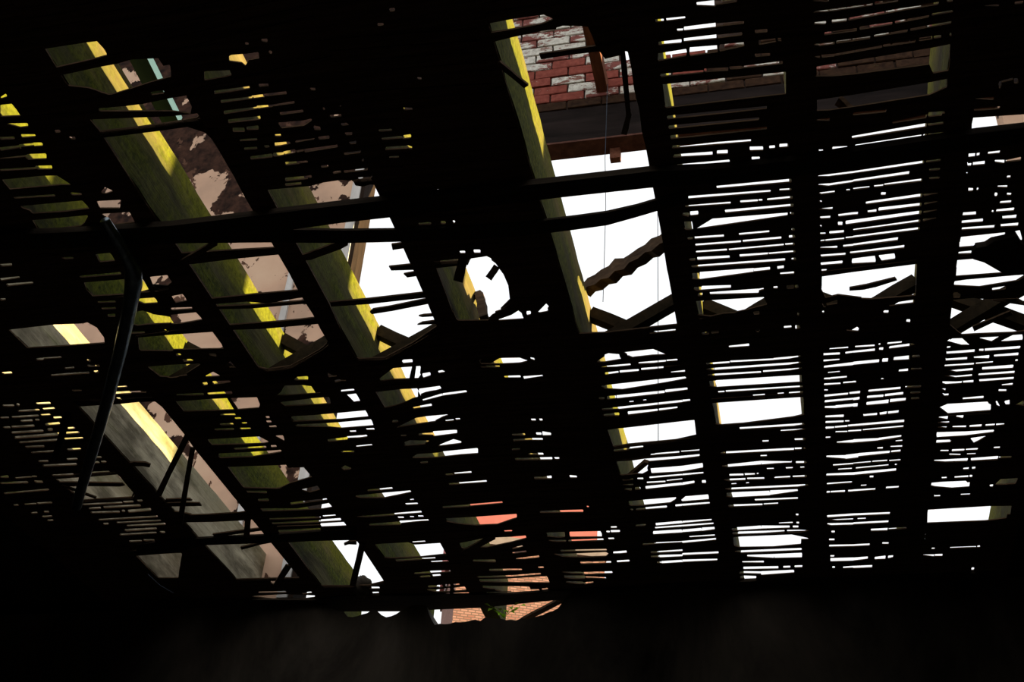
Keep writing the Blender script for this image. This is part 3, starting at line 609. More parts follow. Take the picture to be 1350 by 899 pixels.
# ------------------------------------------------------------------ laths
PITCH = 0.036
def poly_span(poly, x):
    ys = []
    n = len(poly)
    for i in range(n):
        (xa, ya), (xb, yb) = poly[i], poly[(i + 1) % n]
        if (xa - x) * (xb - x) <= 0 and xa != xb:
            k = (x - xa) / (xb - xa); ys.append(ya + k * (yb - ya))
    return (min(ys), max(ys)) if len(ys) >= 2 else None
lath_meshes = []                 # (projected weight, verts, faces)
backing = bmesh.new()
def strip_mesh(cols):
    """cols: (x, y0, y1) -> closed thin strip, underside at ZC"""
    v, f = [], []
    dz = random.uniform(-0.0006, 0.0006)
    for x, a, b in cols:
        v += [(x, a, ZC + dz), (x, b, ZC + dz), (x, b, ZC + LT), (x, a, ZC + LT)]
    n = len(cols)
    for i in range(n - 1):
        p, q = 4 * i, 4 * i + 4
        f += [(p, p + 1, q + 1, q), (p + 1, p + 2, q + 2, q + 1), (p + 2, p + 3, q + 3, q + 2), (p + 3, p, q, q + 3)]
    f += [(0, 3, 2, 1), (4 * n - 4, 4 * n - 3, 4 * n - 2, 4 * n - 1)]
    return v, f
def bay(key):
    xa, xb = JX[key[0]], JX[key[1]]
    ca, cb = xa + JW / 2, xb - JW / 2
    slits = []
    for ox, oy, ents in G.get(key, []):
        for e in ents:
            if isinstance(e, tuple):
                x0, y0, x1, y1, t0, t1 = e
                # narrow slots bloom in the photograph: keep the opening itself a little tighter
                t0 = max(5, t0 * 0.93 - 1); t1 = max(5, t1 * 0.93 - 1)
                e = [(x0, y0 - t0 / 2), (x1, y1 - t1 / 2), (x1, y1 + t1 / 2), (x0, y0 + t0 / 2)]
            P = [onz(*tpx(ox, oy, x, y))[:2] for x, y in e]
            lo, hi = min(p[0] for p in P), max(p[0] for p in P)
            lo, hi = max(lo, ca - 0.004), min(hi, cb + 0.004)
            if hi - lo < 0.004: continue
            xm = (lo + hi) / 2; sp = poly_span(P, xm)
            if not sp: continue
            l2, h2 = poly_span(P, lo + (hi - lo) * .12), poly_span(P, lo + (hi - lo) * .88)
            slope = None
            if l2 and h2 and hi - lo > 0.12 and sp[1] - sp[0] < 0.06:
                slope = ((h2[0] + h2[1]) - (l2[0] + l2[1])) / 2 / ((hi - lo) * .76)
                slope = max(-0.12, min(0.12, slope))
            slits.append(dict(P=P, lo=lo, hi=hi, xm=xm, yc=(sp[0] + sp[1]) / 2, t=sp[1] - sp[0], s=slope))
    xc = (ca + cb) / 2
    known = [s for s in slits if s['s'] is not None]
    for s in slits:
        if s['s'] is None:
            s['s'] = min(known, key=lambda k: abs(k['yc'] - s['yc']))['s'] if known else 0.0
        s['y'] = s['yc'] + s['s'] * (xc - s['xm'])
    slits.sort(key=lambda s: s['y'])
    rows = []
    for s in slits:
        put = False
        for r in rows[-3:]:
            if abs(r['y'] - s['y']) < 0.013 and all(s['lo'] > q['hi'] - 0.006 or s['hi'] < q['lo'] + 0.006 for q in r['S']):
                if s['t'] < 0.05 and all(q['t'] < 0.05 for q in r['S']):
                    r['S'].append(s); put = True; break
        if not put:
            rows.append(dict(y=s['y'], s=s['s'], S=[s]))
    for r in rows:
        big = max(r['S'], key=lambda q: q['hi'] - q['lo'])
        r['y'], r['s'] = big['y'], big['s']
    rows.sort(key=lambda r: r['y'])
    def row_edge(r, x, far):
        for q in r['S']:
            if q['lo'] <= x <= q['hi']:
                sp = poly_span(q['P'], x)
                if sp: return sp[1] if far else sp[0]
        return r['y'] + r['s'] * (x - xc)
    ends = [None] + rows + [None]
    for r0, r1 in zip(ends, ends[1:]):
        X = {xa, ca, cb, xb}
        for i in range(1, 8): X.add(ca + (cb - ca) * i / 8)
        for r in (r0, r1):
            if r:
                for q in r['S']:
                    X |= {q['lo'] - 0.0008, q['lo'] + 0.0008, q['hi'] - 0.0008, q['hi'] + 0.0008}
                    if q['t'] > 0.05: X |= {p[0] for p in q['P']}
        ya = r0['y'] if r0 else Y_NEAR
        yb = r1['y'] if r1 else Y_FAR
        for q in slits:
            if ya - 0.02 - q['t'] < q['y'] < yb + 0.02 + q['t']:
                for p in q['P']: X |= {p[0] - 0.0008, p[0] + 0.0008}
        X = sorted(x for x in X if xa <= x <= xb)
        X = [x for i, x in enumerate(X) if i == 0 or x - X[i - 1] > 0.0005]
        cols = []
        for x in X:
            a = row_edge(r0, x, True) if r0 else Y_NEAR
            b = row_edge(r1, x, False) if r1 else Y_FAR
            if ca < x < cb:
                for q in slits:
                    if q['lo'] <= x <= q['hi'] and (not r0 or q not in r0['S']) and (not r1 or q not in r1['S']):
                        sp = poly_span(q['P'], x)
                        if sp and sp[1] > a and sp[0] < b:
                            if sp[0] - a > b - sp[1]: b = sp[0]
                            else: a = sp[1]
                onslit_a = r0 and any(q['lo'] <= x <= q['hi'] for q in r0['S'])
                if onslit_a: a += LT * a / S              # what the near upper edge hides from below
                else: a -= 0.0015
            if b < a + 0.0004:
                mm = (a + b) / 2
                if b < a - 0.004: a = b = None
                else: a, b = mm - 0.0002, mm + 0.0002
            cols.append((x, a, b))
        runs, cur = [], []
        for c in cols:
            if c[1] is None:
                if len(cur) > 1: runs.append(cur)
                cur = []
            else: cur.append(c)
        if len(cur) > 1: runs.append(cur)
        for run in runs:
            wmax = max(c[2] - c[1] for c in run)
            wmid = sorted(c[2] - c[1] for c in run)[len(run) // 2]
            if wmax < 0.002: continue
            n = max(1, round(wmid / PITCH)) if wmid > 0.3 * wmax else max(1, round(wmax / PITCH * 0.7))
            for k in range(n):
                sub = []
                for x, a, b in run:
                    j = random.uniform(-0.0007, 0.0007)
                    g0 = 0 if k == 0 else 0.0016
                    g1 = 0 if k == n - 1 else 0.0016
                    y0 = a + (b - a) * k / n + g0 + (j if k else 0); y1 = a + (b - a) * (k + 1) / n - g1
                    if y1 < y0 + 0.0003: y1 = y0 + 0.0003
                    sub.append((x, y0, y1))
                v, f = strip_mesh(sub)
                mx = sub[len(sub) // 2]
                px, py = proj((mx[0], (mx[1] + mx[2]) / 2, ZC))
                wgt = (mx[2] - mx[1]) * (sub[-1][0] - sub[0][0]) / (mx[1] ** 2 + 6) ** 1.5
                if not (-20 < px < 1370 and -10 < py < 905): wgt *= 0.01
                lath_meshes.append((wgt, v, f))
            if n > 1:
                bc = []
                for x, a, b in run:
                    if True:
                        s = 0.009 * a / S + 0.001
                        a2 = a + s if r0 else a
                        if b - a2 > 0.002: bc.append((min(max(x, ca + 0.001), cb - 0.001), a2, b - 0.001))
                for (x0, a0, b0), (x1, a1, b1) in zip(bc, bc[1:]):
                    if x1 - x0 < 1e-4 or x1 - x0 > 0.2: continue
                    vs = [backing.verts.new(c) for c in ((x0, a0, ZJ + .0003), (x1, a1, ZJ + .0003), (x1, b1, ZJ + .0003), (x0, b0, ZJ + .0003),
                                                        (x0, a0, ZJ + .004), (x1, a1, ZJ + .004), (x1, b1, ZJ + .004), (x0, b0, ZJ + .004))]
                    for fc in ((0, 3, 2, 1), (4, 5, 6, 7), (0, 1, 5, 4), (1, 2, 6, 5), (2, 3, 7, 6), (3, 0, 4, 7)):
                        backing.faces.new([vs[i] for i in fc])
for ka, kb in zip(JORD, JORD[1:]):
    bay(ka + kb)
lath_meshes.sort(key=lambda t: -t[0])
def lath_obj(name, v, f, kind=None):
    me = bpy.data.meshes.new(name); me.from_pydata(v, [], f); me.update()
    o = link(name, me, M['lath'], ceiling)
    if kind: o['kind'] = kind
    return o
EXTRA = 34                       # loose and broken laths below are of the same kind
for wgt, v, f in lath_meshes[:300 - EXTRA]:
    lath_obj('lath', v, f)
av, af = [], []
for wgt, v, f in lath_meshes[300 - EXTRA:]:
    o = len(av); av += v; af += [tuple(i + o for i in q) for q in f]
lath_obj('lath_rows', av, af, 'stuff')
me = bpy.data.meshes.new('plaster_backing'); backing.to_mesh(me); backing.free()
tag(link('plaster_backing', me, M['ceil_plaster'], ceiling), 'dark plaster keyed above the laths', kind='stuff')

# broken laths crossing the holes: outlines on the ceiling plane
def flat_lath(ox, oy, poly, z=S - 0.001, th=0.006):
    P = [onz(*tpx(ox, oy, x, y), z)[:2] for x, y in poly]
    bm = bmesh.new(); add_prism(bm, P, z + CAMZ, z + CAMZ + th)
    bmesh.ops.triangulate(bm, faces=[f for f in bm.faces if len(f.verts) > 4])
    return from_bm('lath', bm, M['lath'], ceiling)
BL = [
 (675, 0, [(-175,262),(0,235),(230,192),(345,148),(350,232),(230,245),(0,295),(-165,335)]),
 (675, 0, [(215,430),(450,395),(700,360),(930,335),(940,372),(700,405),(450,435),(230,470)]),
 (450, 300, [(-90,590),(200,565),(640,515),(700,512),(690,552),(665,555),(220,605),(-80,625)]),
 (450, 300, [(225,668),(250,645),(380,625),(655,568),(720,560),(720,600),(680,605),(400,660),(240,685)]),
 (450, 300, [(375,310),(570,290),(640,285),(640,335),(570,335),(395,340)]),
 (450, 300, [(492,368),(580,352),(660,345),(660,380),(590,385),(520,395)]),
 (450, 300, [(610,700),(650,690),(730,685),(760,700),(640,708)]),
 (450, 300, [(600,770),(640,750),(760,735),(790,755),(740,762)]),
 (450, 300, [(395,135),(500,120),(520,160),(405,178)]),
 (225, 300, [(60,205),(480,180),(840,160),(960,150),(960,205),(840,215),(480,250),(180,288),(60,295)]),
 (225, 300, [(300,565),(690,525),(1000,498),(1090,490),(1100,545),(1000,558),(760,600),(600,585),(340,605)]),
 (225, 300, [(340,625),(640,612),(1060,580),(1120,575),(1120,595),(1060,602),(640,640),(350,645)]),
 (225, 300, [(470,770),(740,752),(1020,728),(1200,705),(1210,755),(1160,762),(740,800),(490,808)]),
 (225, 300, [(940,255),(1080,205),(1345,105),(1400,90),(1400,140),(1345,170),(1110,255),(960,275)]),
 (225, 600, [(60,478),(300,470),(540,455),(720,430),(730,490),(600,515),(330,528),(60,532)]),
 (225, 600, [(330,625),(560,595),(760,572),(770,590),(560,618),(345,648)]),
 (225, 600, [(550,728),(760,680),(860,655),(865,680),(720,705),(560,748)]),
 (225, 600, [(-40,350),(60,345),(150,345),(170,360),(60,368),(-40,372)]),
 (225, 600, [(-40,380),(100,375),(225,378),(245,402),(100,405),(-40,405)]),
 (225, 600, [(-40,440),(100,455),(165,470),(100,480),(-40,470)]),
 (0, 600, [(440,215),(650,215),(960,222),(985,240),(950,248),(650,245),(440,250)]),
 (0, 600, [(960,70),(1060,55),(1150,58),(1190,75),(1180,98),(1130,88),(1050,88),(960,100)]),
 (1125, 300, [(-30,478),(100,455),(330,398),(345,418),(180,470),(80,492),(-30,500)]),
 (0, 300, [(1040,590),(1100,590),(1200,635),(1345,672),(1345,705),(1210,685),(1160,660),(1040,640)]),
 (0, 300, [(985,520),(1190,510),(1370,500),(1370,540),(1190,550),(985,562)]),
 (450, 600, [(20,700),(60,682),(120,680),(120,708),(60,705),(25,715)]),
 (1125, 300, [(940,785),(1100,720),(1240,660),(1260,690),(1100,752),(955,820)]),
 (225, 450, [(440,440),(500,540),(530,540),(462,440)]),
 (0, 0, [(840,440),(1040,640),(1345,560),(1345,650),(1200,672),(1050,690),(860,745)]),
 (450, 450, [(560,195),(592,195),(578,300),(535,300)]),
]
for ox, oy, poly in BL:
    if (ox, oy) == (0, 0): continue
    flat_lath(ox, oy, poly)

# ------------------------------------------------------------------ floor joists
JLAB = {
 'I': 'dark floor joist at the far left edge, farthest from the brick wall',
 'H': 'pale bare floor joist in the lower left corner behind fine lath slots',
 'G': 'long pale grey bare floor joist at lower left behind the bent steel pipe',
 'F': 'floor joist with yellow sunlit edge, directly right of the long pale grey joist',
 'E': 'broad mossy green floor joist beside the pale blue painted board',
 'D': 'mossy green floor joist ending sky hole at left of centre',
 'C': 'mostly hidden floor joist behind the round ragged hole at centre',
 'B': 'olive floor joist with a long bright yellow edge beside the red bricks',
 'A': 'dark floor joist at the right side of the big open sky hole',
 '0': 'near vertical black floor joist, second full joist from the right',
 '1': 'black floor joist leaning left, rightmost joist seen in full',
 '2': 'green floor joist at the right edge of the view',
}
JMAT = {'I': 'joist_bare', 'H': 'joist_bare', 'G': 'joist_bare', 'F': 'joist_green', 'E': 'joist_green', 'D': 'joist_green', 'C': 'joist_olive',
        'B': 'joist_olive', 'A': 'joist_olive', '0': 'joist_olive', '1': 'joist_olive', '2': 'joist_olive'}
for k in JORD:
    bm = bmesh.new(); rings = []
    for i in range(61):
        y = Y_NEAR - 0.3 + (Y_WALL + 0.42 - Y_NEAR + 0.3) * i / 60
        e = [random.uniform(-0.0025, 0.0025) for _ in range(4)]
        x0, x1 = JX[k] - JW / 2, JX[k] + JW / 2
        rings.append([bm.verts.new(c) for c in ((x0 + e[0], y, ZJ + 0.0002), (x1 + e[1], y, ZJ + 0.0002), (x1 + e[1] * .5, y, ZJ + JH + e[2]), (x0 + e[0] * .5, y, ZJ + JH + e[3]))])
    for r0, r1 in zip(rings, rings[1:]):
        for i in range(4): bm.faces.new((r0[i], r0[(i + 1) % 4], r1[(i + 1) % 4], r1[i]))
    bm.faces.new(rings[0]); bm.faces.new(rings[-1])
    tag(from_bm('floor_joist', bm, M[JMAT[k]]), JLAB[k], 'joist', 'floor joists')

# ------------------------------------------------------------------ herringbone struts between the joists
names = {'H': 'first', 'G': 'second', 'F': 'third', 'E': 'fourth', 'D': 'fifth', 'C': 'sixth', 'B': 'seventh', 'A': 'eighth', '0': 'ninth', '1': 'tenth', '2': 'eleventh'}
for ka, kb in zip('GFEDCBA01', 'FEDCBA012'):
    xl, xr = JX[ka] + JW / 2, JX[kb] - JW / 2
    zt, zb = ZJ + JH - 0.028, ZJ + 0.028
    sy = {'A0': 0.007, '01': 0.022, '12': 0.047}.get(ka + kb, 0.0)          # the row drifts a little
    for k, (a, b) in enumerate((((xl, 3.466 + sy, zt), (xr, 3.466 + sy, zb)), ((xl, 3.418 + sy, zb), (xr, 3.418 + sy, zt)))):
        bm = bmesh.new(); add_bar(bm, a, b, 0.044, 0.044, (0, 1, 0), 5, 0.0012)
        tag(from_bm('bridging_strut', bm, M['strut']), 'wooden bridging strut falling to the %s between %s and %s joist from the left' % (
            'right' if k == 0 else 'left', names[ka], names[kb]), 'strut', 'herringbone bridging struts')

# ------------------------------------------------------------------ upper storey: front wall, opening, lintel, bricks
def zc(z): return CAMZ + z
WT = 7.35
wu = bmesh.new()
y0, y1 = Y_WALL + 0.012, Y_WALL + 0.13
LB = 5.75                                            # bricks start here (above eye)
for x0, x1, z0, z1 in ((-1.75, -0.80, LB, WT), (-0.80, -0.19, LB, 6.13), (-0.80, -0.19, 7.1, WT), (-0.19, 1.35, LB, WT), (-2.38, -1.75, LB, WT)):
    add_box(wu, x0, x1, y0, y1, zc(z0), zc(z1))
wall_up = from_bm('wall_front_upper', wu, M['mortar'])
tag(wall_up, 'upper brick wall above the lintel with flaking white paint', kind='structure')
bh, bl, bp = 0.068, 0.213, 0.0785
cache = {}
def brick_mesh(mk, half, var):
    key = (mk, half, var)
    if key not in cache:
        bm = bmesh.new(); L = bl / 2 - 0.004 if half else bl
        add_box(bm, -L / 2, L / 2, -0.02, 0.06, -bh / 2, bh / 2)
        bmesh.ops.bevel(bm, geom=bm.edges[:], offset=0.004, segments=1, affect='EDGES')
        for v in bm.verts: v.co += Vector([random.uniform(-0.0025, 0.0025) for _ in range(3)])
        bmesh.ops.recalc_face_normals(bm, faces=bm.faces[:])
        me = bpy.data.meshes.new('brick'); bm.to_mesh(me); bm.free(); me.materials.append(M[mk]); cache[key] = me
    return cache[key]
nb = 0
for r in range(14):
    z = LB + 0.04 + r * bp
    x = -1.72 + (0.112 if r % 2 else 0)
    while x < 1.30:
        if not (-0.80 - 0.09 < x < -0.19 + 0.09 and z > 6.12):
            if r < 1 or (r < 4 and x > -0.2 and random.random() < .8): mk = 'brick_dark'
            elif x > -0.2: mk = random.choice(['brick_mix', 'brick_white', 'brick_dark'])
            elif -1.30 < x < -0.98 and r in (4, 5): mk = 'brick_red'
            else: mk = random.choice(['brick_red', 'brick_mix', 'brick_mix', 'brick_white', 'brick_white'])
            if nb < 299:
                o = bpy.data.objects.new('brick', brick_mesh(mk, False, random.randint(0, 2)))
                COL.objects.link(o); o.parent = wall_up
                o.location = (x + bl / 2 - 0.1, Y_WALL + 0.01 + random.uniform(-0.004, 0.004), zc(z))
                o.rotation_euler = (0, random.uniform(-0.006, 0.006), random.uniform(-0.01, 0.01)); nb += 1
        x += bl + 0.011
# lintel over the wide opening
lin = empty('lintel_beam', (-0.5, Y_WALL, zc(5.448)))
tag(lin, 'long dark brown lintel beam under the red brick wall', 'lintel')
box('web', -2.60, 1.60, Y_WALL - 0.004, Y_WALL + 0.133, zc(5.462), zc(LB - 0.002), M['lintel_grey'], lin)
box('soffit_board', -2.60, 1.60, Y_WALL - 0.008, Y_WALL + 0.133, zc(5.448), zc(5.4615), M['lintel_red'], lin)
bm = bmesh.new(); add_box(bm, -0.886, -0.822, 5.365, 5.412, zc(5.362), zc(5.4475))
br_ = from_bm('bracket_block', bm, M['stub'])
tag(br_, 'small reddish block hanging under the lintel against the sky', 'block')
# beam stub coming out of the bricks
bm = bmesh.new(); add_bar(bm, (-0.925, 4.25, zc(5.915)), (-0.925, Y_WALL + 0.05, zc(5.915)), 0.11, 0.07, (0, 0, 1), 6, 0.002)
tag(from_bm('beam_stub', bm, M['stub']), 'reddish brown beam stub sticking out of the brick wall', 'beam')
# left pier: peeling plaster
bm = bmesh.new(); add_box(bm, XL - 2.6, -2.46, Y_WALL, Y_WALL + 0.14, zc(S + 0.005), zc(WT))
pier = from_bm('wall_front_pier', bm, M['plaster'])
tag(pier, 'peeling pink plaster pier left of the wide opening', kind='structure')
box('trim_strip', -2.835, -2.795, Y_WALL - 0.018, Y_WALL + 0.001, zc(S + 0.01), zc(5.2), M['white_trim'], pier)
box('trim_strip', -2.52, -2.462, Y_WALL - 0.02, Y_WALL + 0.001, zc(S + 0.01), zc(5.447), M['white_trim'], pier)
box('jamb', -2.4595, -2.435, Y_WALL - 0.012, Y_WALL + 0.15, zc(S + 0.01), zc(5.447), M['brown_trim'], pier)
bm = bmesh.new(); add_box(bm, 1.386, 2.1, Y_WALL, Y_WALL + 0.14, zc(S + 0.01), zc(WT))
tag(from_bm('wall_front_right_pier', bm, M['plaster']), 'plastered pier right of the wide opening', kind='structure')

# right-hand upper wall: two piers with an open window between them; the low sun comes through
bm = bmesh.new()
add_box(bm, 2.40, 2.64, 2.87, 3.47, zc(S + 0.005), zc(5.6))
add_box(bm, 2.40, 2.64, 4.67, 6.60, zc(S + 0.005), zc(5.6))
add_box(bm, 2.40, 2.64, 3.47, 4.67, zc(S + 0.005), zc(S + JH))
tag(from_bm('wall_right_upper', bm, M['plaster']), 'upper right wall with an open window', kind='structure')

# ------------------------------------------------------------------ boards, battens, beams under the laths
def ribbon(name, pts, z, th, mat, label, cat, droop=None):
    """pts: photo px (x, top y, bottom y) on the plane z above the eye -> solid board"""
    bm = bmesh.new(); prev = None
    for i, (x, t, b) in enumerate(pts):
        zz = z + (droop[i] if droop else 0)
        a, c = onz(x, t, zz), onz(x, b, zz)
        j = random.uniform(-0.0015, 0.0015)
        cur = [bm.verts.new(q) for q in ((a[0], a[1] + j, a[2]), (c[0], c[1] + j, c[2]), (c[0], c[1] + j, c[2] + th), (a[0], a[1] + j, a[2] + th))]
        if prev:
            for k in range(4): bm.faces.new((prev[k], prev[(k + 1) % 4], cur[(k + 1) % 4], cur[k]))
        else: bm.faces.new(cur)
        prev = cur
    bm.faces.new(prev)
    return tag(from_bm(name, bm, mat), label, cat)
ribbon('long_batten', [(-40,312,331),(100,306,327),(225,298,319),(340,284,309),(450,271,294),(600,254,277),(735,240,261),(857,226.5,248),(950,222,242),(1045,212,232),(1125,200,222),(1218,186,208),(1290,176,196),(1390,164,184)],
       S - 0.034, 0.022, M['batten'], 'long straight dark batten crossing under all the joists', 'batten')
ribbon('sagging_board', [(-40,303,322),(60,303,323),(225,302,321),(360,303,320),(450,304,321),(520,303,319),(620,299,316),(680,295,312),(720,291,308),(760,286,303),(800,280,297),(840,271,286),(870,262,277),(905,252,268)],
       S - 0.010, 0.008, M['batten'], 'sagging curved board below the straight long batten', 'board', None)
ribbon('wall_plate', [(-60,800,826),(100,795,818),(225,791,809),(340,791,806),(420,791,806),(450,786,806),(525,785,806),(570,785,804),(640,784,801),(675,783,797),(735,779,791),(820,775,787),(900,770,782),(1123,761,774),(1390,752,766)],
       S - 0.012, 0.010, M['batten'], 'dark timber plate along the top of the far wall', 'beam')
ribbon('cross_board', [(215,708,721),(330,705,717),(470,695,704),(560,687,697),(640,680,689),(760,672,680),(860,665,675),(960,658,667)][:2] and
       [(180,718,732),(225,713,729),(272,709,718.5),(350,706,716),(380,704,714),(470,697,712)], S - 0.010, 0.009, M['batten'],
       'dark board crossing the pale grey joist near its far end', 'board')
def stick(name, a, b, w, t, mat, label, cat, side=(0, 0, 1), segs=3, jit=0.001, group=None):
    """a, b: (px, py, z above the eye)"""
    bm = bmesh.new(); add_bar(bm, onz(*a), onz(*b), w, t, side, segs, jit)
    return tag(from_bm(name, bm, mat), label, cat, group)
# fallen timber lying across the joist tops in the big hole
stick('broken_timber', (772, 383, S + JH + 0.04), (905, 301, S + JH + 0.04), 0.046, 0.042, M['timber'], 'rough broken timber lying slantwise across the big sky hole', 'timber', (0, 0, 1), 14, 0.006)
# loose sticks
stick('hanging_stick', (820, 60, S - 0.002), (829, 155, S - 0.16), 0.013, 0.006, M['lath'], 'thin dark slat hanging in front of the brown lintel', 'slat', (1, 0, 0))
stick('hanging_stick', (829, 150, S - 0.15), (823, 177, S - 0.20), 0.013, 0.006, M['lath'], 'short bent slat end below the hanging slat at the lintel', 'slat', (1, 0, 0))
stick('hanging_stick', (611, 341, S - 0.004), (604, 371, S - 0.05), 0.030, 0.006, M['lath'], 'short broad slat hanging at the left of the round ragged hole', 'slat', (1, 0, 0))
stick('hanging_stick', (655, 351, S - 0.004), (644, 367, S - 0.03), 0.022, 0.006, M['lath'], 'short slat poking into the round ragged hole from the right', 'slat', (1, 0, 0))
stick('hanging_stick', (251, 566, S - 0.004), (209, 652, S - 0.10), 0.024, 0.006, M['lath'], 'left one of two slats leaning across the pale grey joist', 'slat', (1, 0, 0))
stick('hanging_stick', (254, 590, S - 0.004), (237, 690, S - 0.10), 0.022, 0.006, M['lath'], 'right one of two slats leaning across the pale grey joist', 'slat', (1, 0, 0))
stick('hanging_stick', (327, 683, S - 0.004), (325, 708, S - 0.04), 0.026, 0.006, M['lath'], 'short upright slat at the far end of the pale grey joist', 'slat', (1, 0, 0))
stick('hanging_stick', (90, 545, S - 0.004), (72, 605, S - 0.12), 0.026, 0.007, M['strut'], 'faint brown slat hanging left of the bent steel pipe', 'slat', (1, 0, 0))
stick('hanging_stick', (478, 716, S - 0.004), (465, 772, S - 0.10), 0.030, 0.007, M['lath'], 'upright slat in the bright hole near the far wall', 'slat', (1, 0, 0))
stick('loose_stick', (657, 82, S - 0.004), (694, 113, S - 0.004), 0.016, 0.008, M['lath'], 'thin dark stick crossing the olive joist beside the bricks', 'stick', (0, 1, 0))
stick('loose_stick', (218, 358, S - 0.012), (284, 320, S - 0.012), 0.020, 0.008, M['lath'], 'thin stick leaning across the broad mossy joist', 'stick', (0, 1, 0))
stick('loose_stick', (82, 640, S - 0.006), (127, 656, S - 0.03), 0.022, 0.006, M['lath'], 'short slanting stick in the small hole beside the steel pipe', 'stick', (0, 1, 0))
stick('loose_stick', (612, 728, S - 0.004), (649, 708, S - 0.004), 0.035, 0.008, M['lath'], 'short slanting stick before the salmon wall', 'stick', (0, 1, 0))
stick('loose_stick', (815, 640, S + 0.03), (853, 608, S + 0.03), 0.020, 0.015, M['lath'], 'small stick standing beside the lower olive joist', 'stick', (0, 1, 0))
stick('loose_stick', (364, 772, S - 0.006), (381, 745, S - 0.006), 0.03, 0.008, M['lath'], 'short stick by the far wall below the pale grey joist', 'stick', (0, 1, 0))
stick('loose_stick', (1105, 132, S + 0.05), (1122, 147, S + 0.02), 0.035, 0.012, M['lath'], 'small dark stick against the grey lintel at upper right', 'stick', (0, 1, 0))
stick('loose_stick', (690, 817, S - 0.004), (737, 792, S - 0.004), 0.035, 0.012, M['lath'], 'slanting stick before the far brickwork at the bottom', 'stick', (0, 1, 0))
# broken upright stub of wood in the round hole
stick('broken_stub', (630, 386, S + JH), (640, 420, S + 0.03), 0.026, 0.03, M['timber'], 'splintered brown wood stub at the bottom of the round hole', 'timber', (0, 1, 0), 6, 0.004)
# dark lump on the last laths, slipped plaster at the right
bm = bmesh.new(); bmesh.ops.create_icosphere(bm, subdivisions=3, radius=1)
c = onz(477, 773, S + 0.02)
for v in bm.verts:
    k = 1 + 0.18 * math.sin(7 * v.co.x + 3 * v.co.z) * math.cos(5 * v.co.y)
    v.co = Vector((c[0] + v.co.x * 0.045 * k, c[1] + v.co.y * 0.06 * k, c[2] + v.co.z * 0.05 * k))
tag(from_bm('rubble_lump', bm, M['rubble'], None, True), 'dark lump of rubble in the bright hole near the far wall', 'rubble')
bm = bmesh.new()
P = [onz(*tpx(1125, 300, x, y), S - 0.004)[:2] for x, y in ((965,125),(1045,112),(1095,78),(1205,50),(1280,30),(1320,95),(1400,110),(1400,330),(1290,340),(1190,335),(1025,240),(940,215),(930,165))]
add_prism(bm, P, ZC - 0.022, ZC - 0.004)
bmesh.ops.triangulate(bm, faces=[f for f in bm.faces if len(f.verts) > 4])
tag(from_bm('plaster_slab', bm, M['ceil_plaster']), 'jagged slab of fallen plaster hanging at the right edge', 'plaster')

# bent steel pipe
pp = [(138, 291, S - .058), (158, 322, S - .065), (171, 345, S - .075), (176, 358, S - .085), (176, 375, S - .095), (172, 400, S - .105), (158, 465, S - .13), (141, 530, S - .17), (121, 598, S - .21), (106, 648, S - .24), (101, 668, S - .25)]
bm = bmesh.new(); add_tube(bm, [onz(*q) for q in pp], [.016, .018, .02, .027, .028, .024, .0225, .022, .021, .02, .02], 10)
tag(from_bm('steel_pipe', bm, M['pipe'], None, True), 'bent dull steel pipe hanging under the left joists', 'pipe')
# thin hanging wires
def wire(pts, label):
    bm = bmesh.new(); add_tube(bm, pts, 0.0022, 5)
    tag(from_bm('hanging_wire', bm, M['wire']), label, 'wire')
a = ony(795, 398, 5.22)
wire([(a[0], 5.22, a[2]), (a[0] + .006, 5.22, a[2] + .7), (a[0] - .004, 5.22, a[2] + 1.1), (a[0] + .002, 5.22, zc(5.87))], 'thin wire hanging in the middle of the big sky hole')
a = ony(868, 590, 5.27)
wire([(a[0], 5.268, a[2]), (a[0] + .008, 5.268, a[2] + .8), (a[0] + .02, 5.268, zc(5.452))], 'thin wire hanging beside the dark joist right of the sky hole')
a = onz(195, 757, S - 0.03); b = onz(229, 782, S - 0.1)
wire([a, ((a[0] + b[0]) / 2, (a[1] + b[1]) / 2, (a[2] + b[2]) / 2 - .01), b], 'thin wire dangling near the far wall at lower left')
# pale blue painted board standing on the joists, and a strip of old floorboard
ZB = S + LT + JH + 0.018
bm = bmesh.new(); add_bar(bm, onz(158, 22, ZB), onz(228, 160, ZB), 0.055, 0.032, (1, 0, 0), 4, 0.0006)
tag(from_bm('blue_board', bm, M['blue']), 'narrow pale blue painted board above the broad mossy joist', 'board')
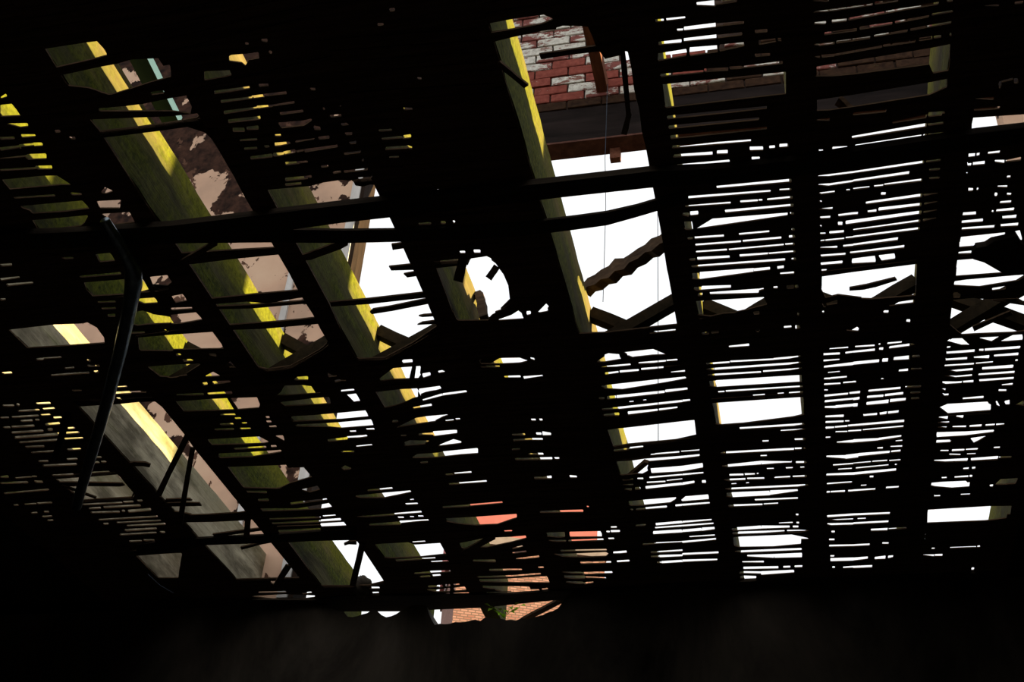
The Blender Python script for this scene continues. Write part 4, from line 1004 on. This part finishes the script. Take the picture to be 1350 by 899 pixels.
# ------------------------------------------------------------------ weeds on the wall top
def weed(px, py, n, size, label):
    c = Vector(ony(px, py, Y_WALL + 0.1)); root = empty('weed', c)
    tag(root, label, 'weed', 'weeds on the wall top')
    bm = bmesh.new()
    for i in range(n):
        a = random.uniform(0, 6.28); r = random.uniform(.2, 1) * size
        add_tube(bm, [c, c + Vector((math.cos(a) * r * .5, math.sin(a) * r * .3, r * .5)), c + Vector((math.cos(a) * r, math.sin(a) * r * .5, r * .75))], [.0015, .0012, .0006], 4)
    from_bm('stem', bm, M['leaf'], root)
    for i in range(n * 2):
        bm = bmesh.new(); a = random.uniform(0, 6.28); r = random.uniform(.3, 1) * size
        p = c + Vector((math.cos(a) * r, math.sin(a) * r * .5, r * .8)); L = size * .36
        d = Vector((math.cos(a), math.sin(a), random.uniform(-.3, .6))).normalized(); s = d.cross(Vector((0, 0, 1))).normalized()
        u = Vector((0, 0, .15 * L))
        v = [bm.verts.new(q) for q in (p, p + d * L * .5 + s * L * .3 + u, p + d * L, p + d * L * .5 - s * L * .3 + u)]
        bm.faces.new(v)
        bmesh.ops.solidify(bm, geom=bm.faces[:], thickness=0.001)
        from_bm('leaf', bm, M['leaf'], root)
weed(664, 814, 9, 0.10, 'bright green weed growing on the wall top before the far brickwork')
weed(897, 789, 7, 0.06, 'small green weed on the dark wall under the right joists')

# ------------------------------------------------------------------ brick building across the way
BY = 24.5
fb = empty('brick_building', (0, 0, 0)); tag(fb, 'distant salmon and red brick building seen low through the laths', 'building')
TH = math.radians(21)
def slab(name, xa, xb, za, zb, y, th, mat):
    bm = bmesh.new(); add_box(bm, 0, (xb - xa) / math.cos(TH), y - BY, y - BY + th, za, zb)
    o = from_bm(name, bm, mat, fb)
    bmat = Matrix.Translation((xa, BY, 0)) @ Matrix.Rotation(TH, 4, 'Z')
    o.matrix_world = bmat
    return o
xl = ony(598, 800, BY)[0]; xr = ony(803, 760, BY + 1.9)[0]
z_top = ony(690, 626, BY)[2]; z_mid = ony(660, 700, BY)[2]; z_cop = ony(660, 712, BY)[2]
slab('brick_wall', xl, xr, 0, z_cop, BY, 4, M['far_brick'])
slab('coping', xl - .05, xr + .05, z_cop, z_mid, BY - .12, 4.2, M['far_grey'])
slab('upper_wall', ony(600, 690, BY)[0], ony(797, 690, BY + 1.9)[0], z_mid, z_top, BY + .3, 3.2, M['far_render'])
tag(box('ground', -60, 60, -40, 90, -0.5, -0.13, M['ground']), kind='structure')
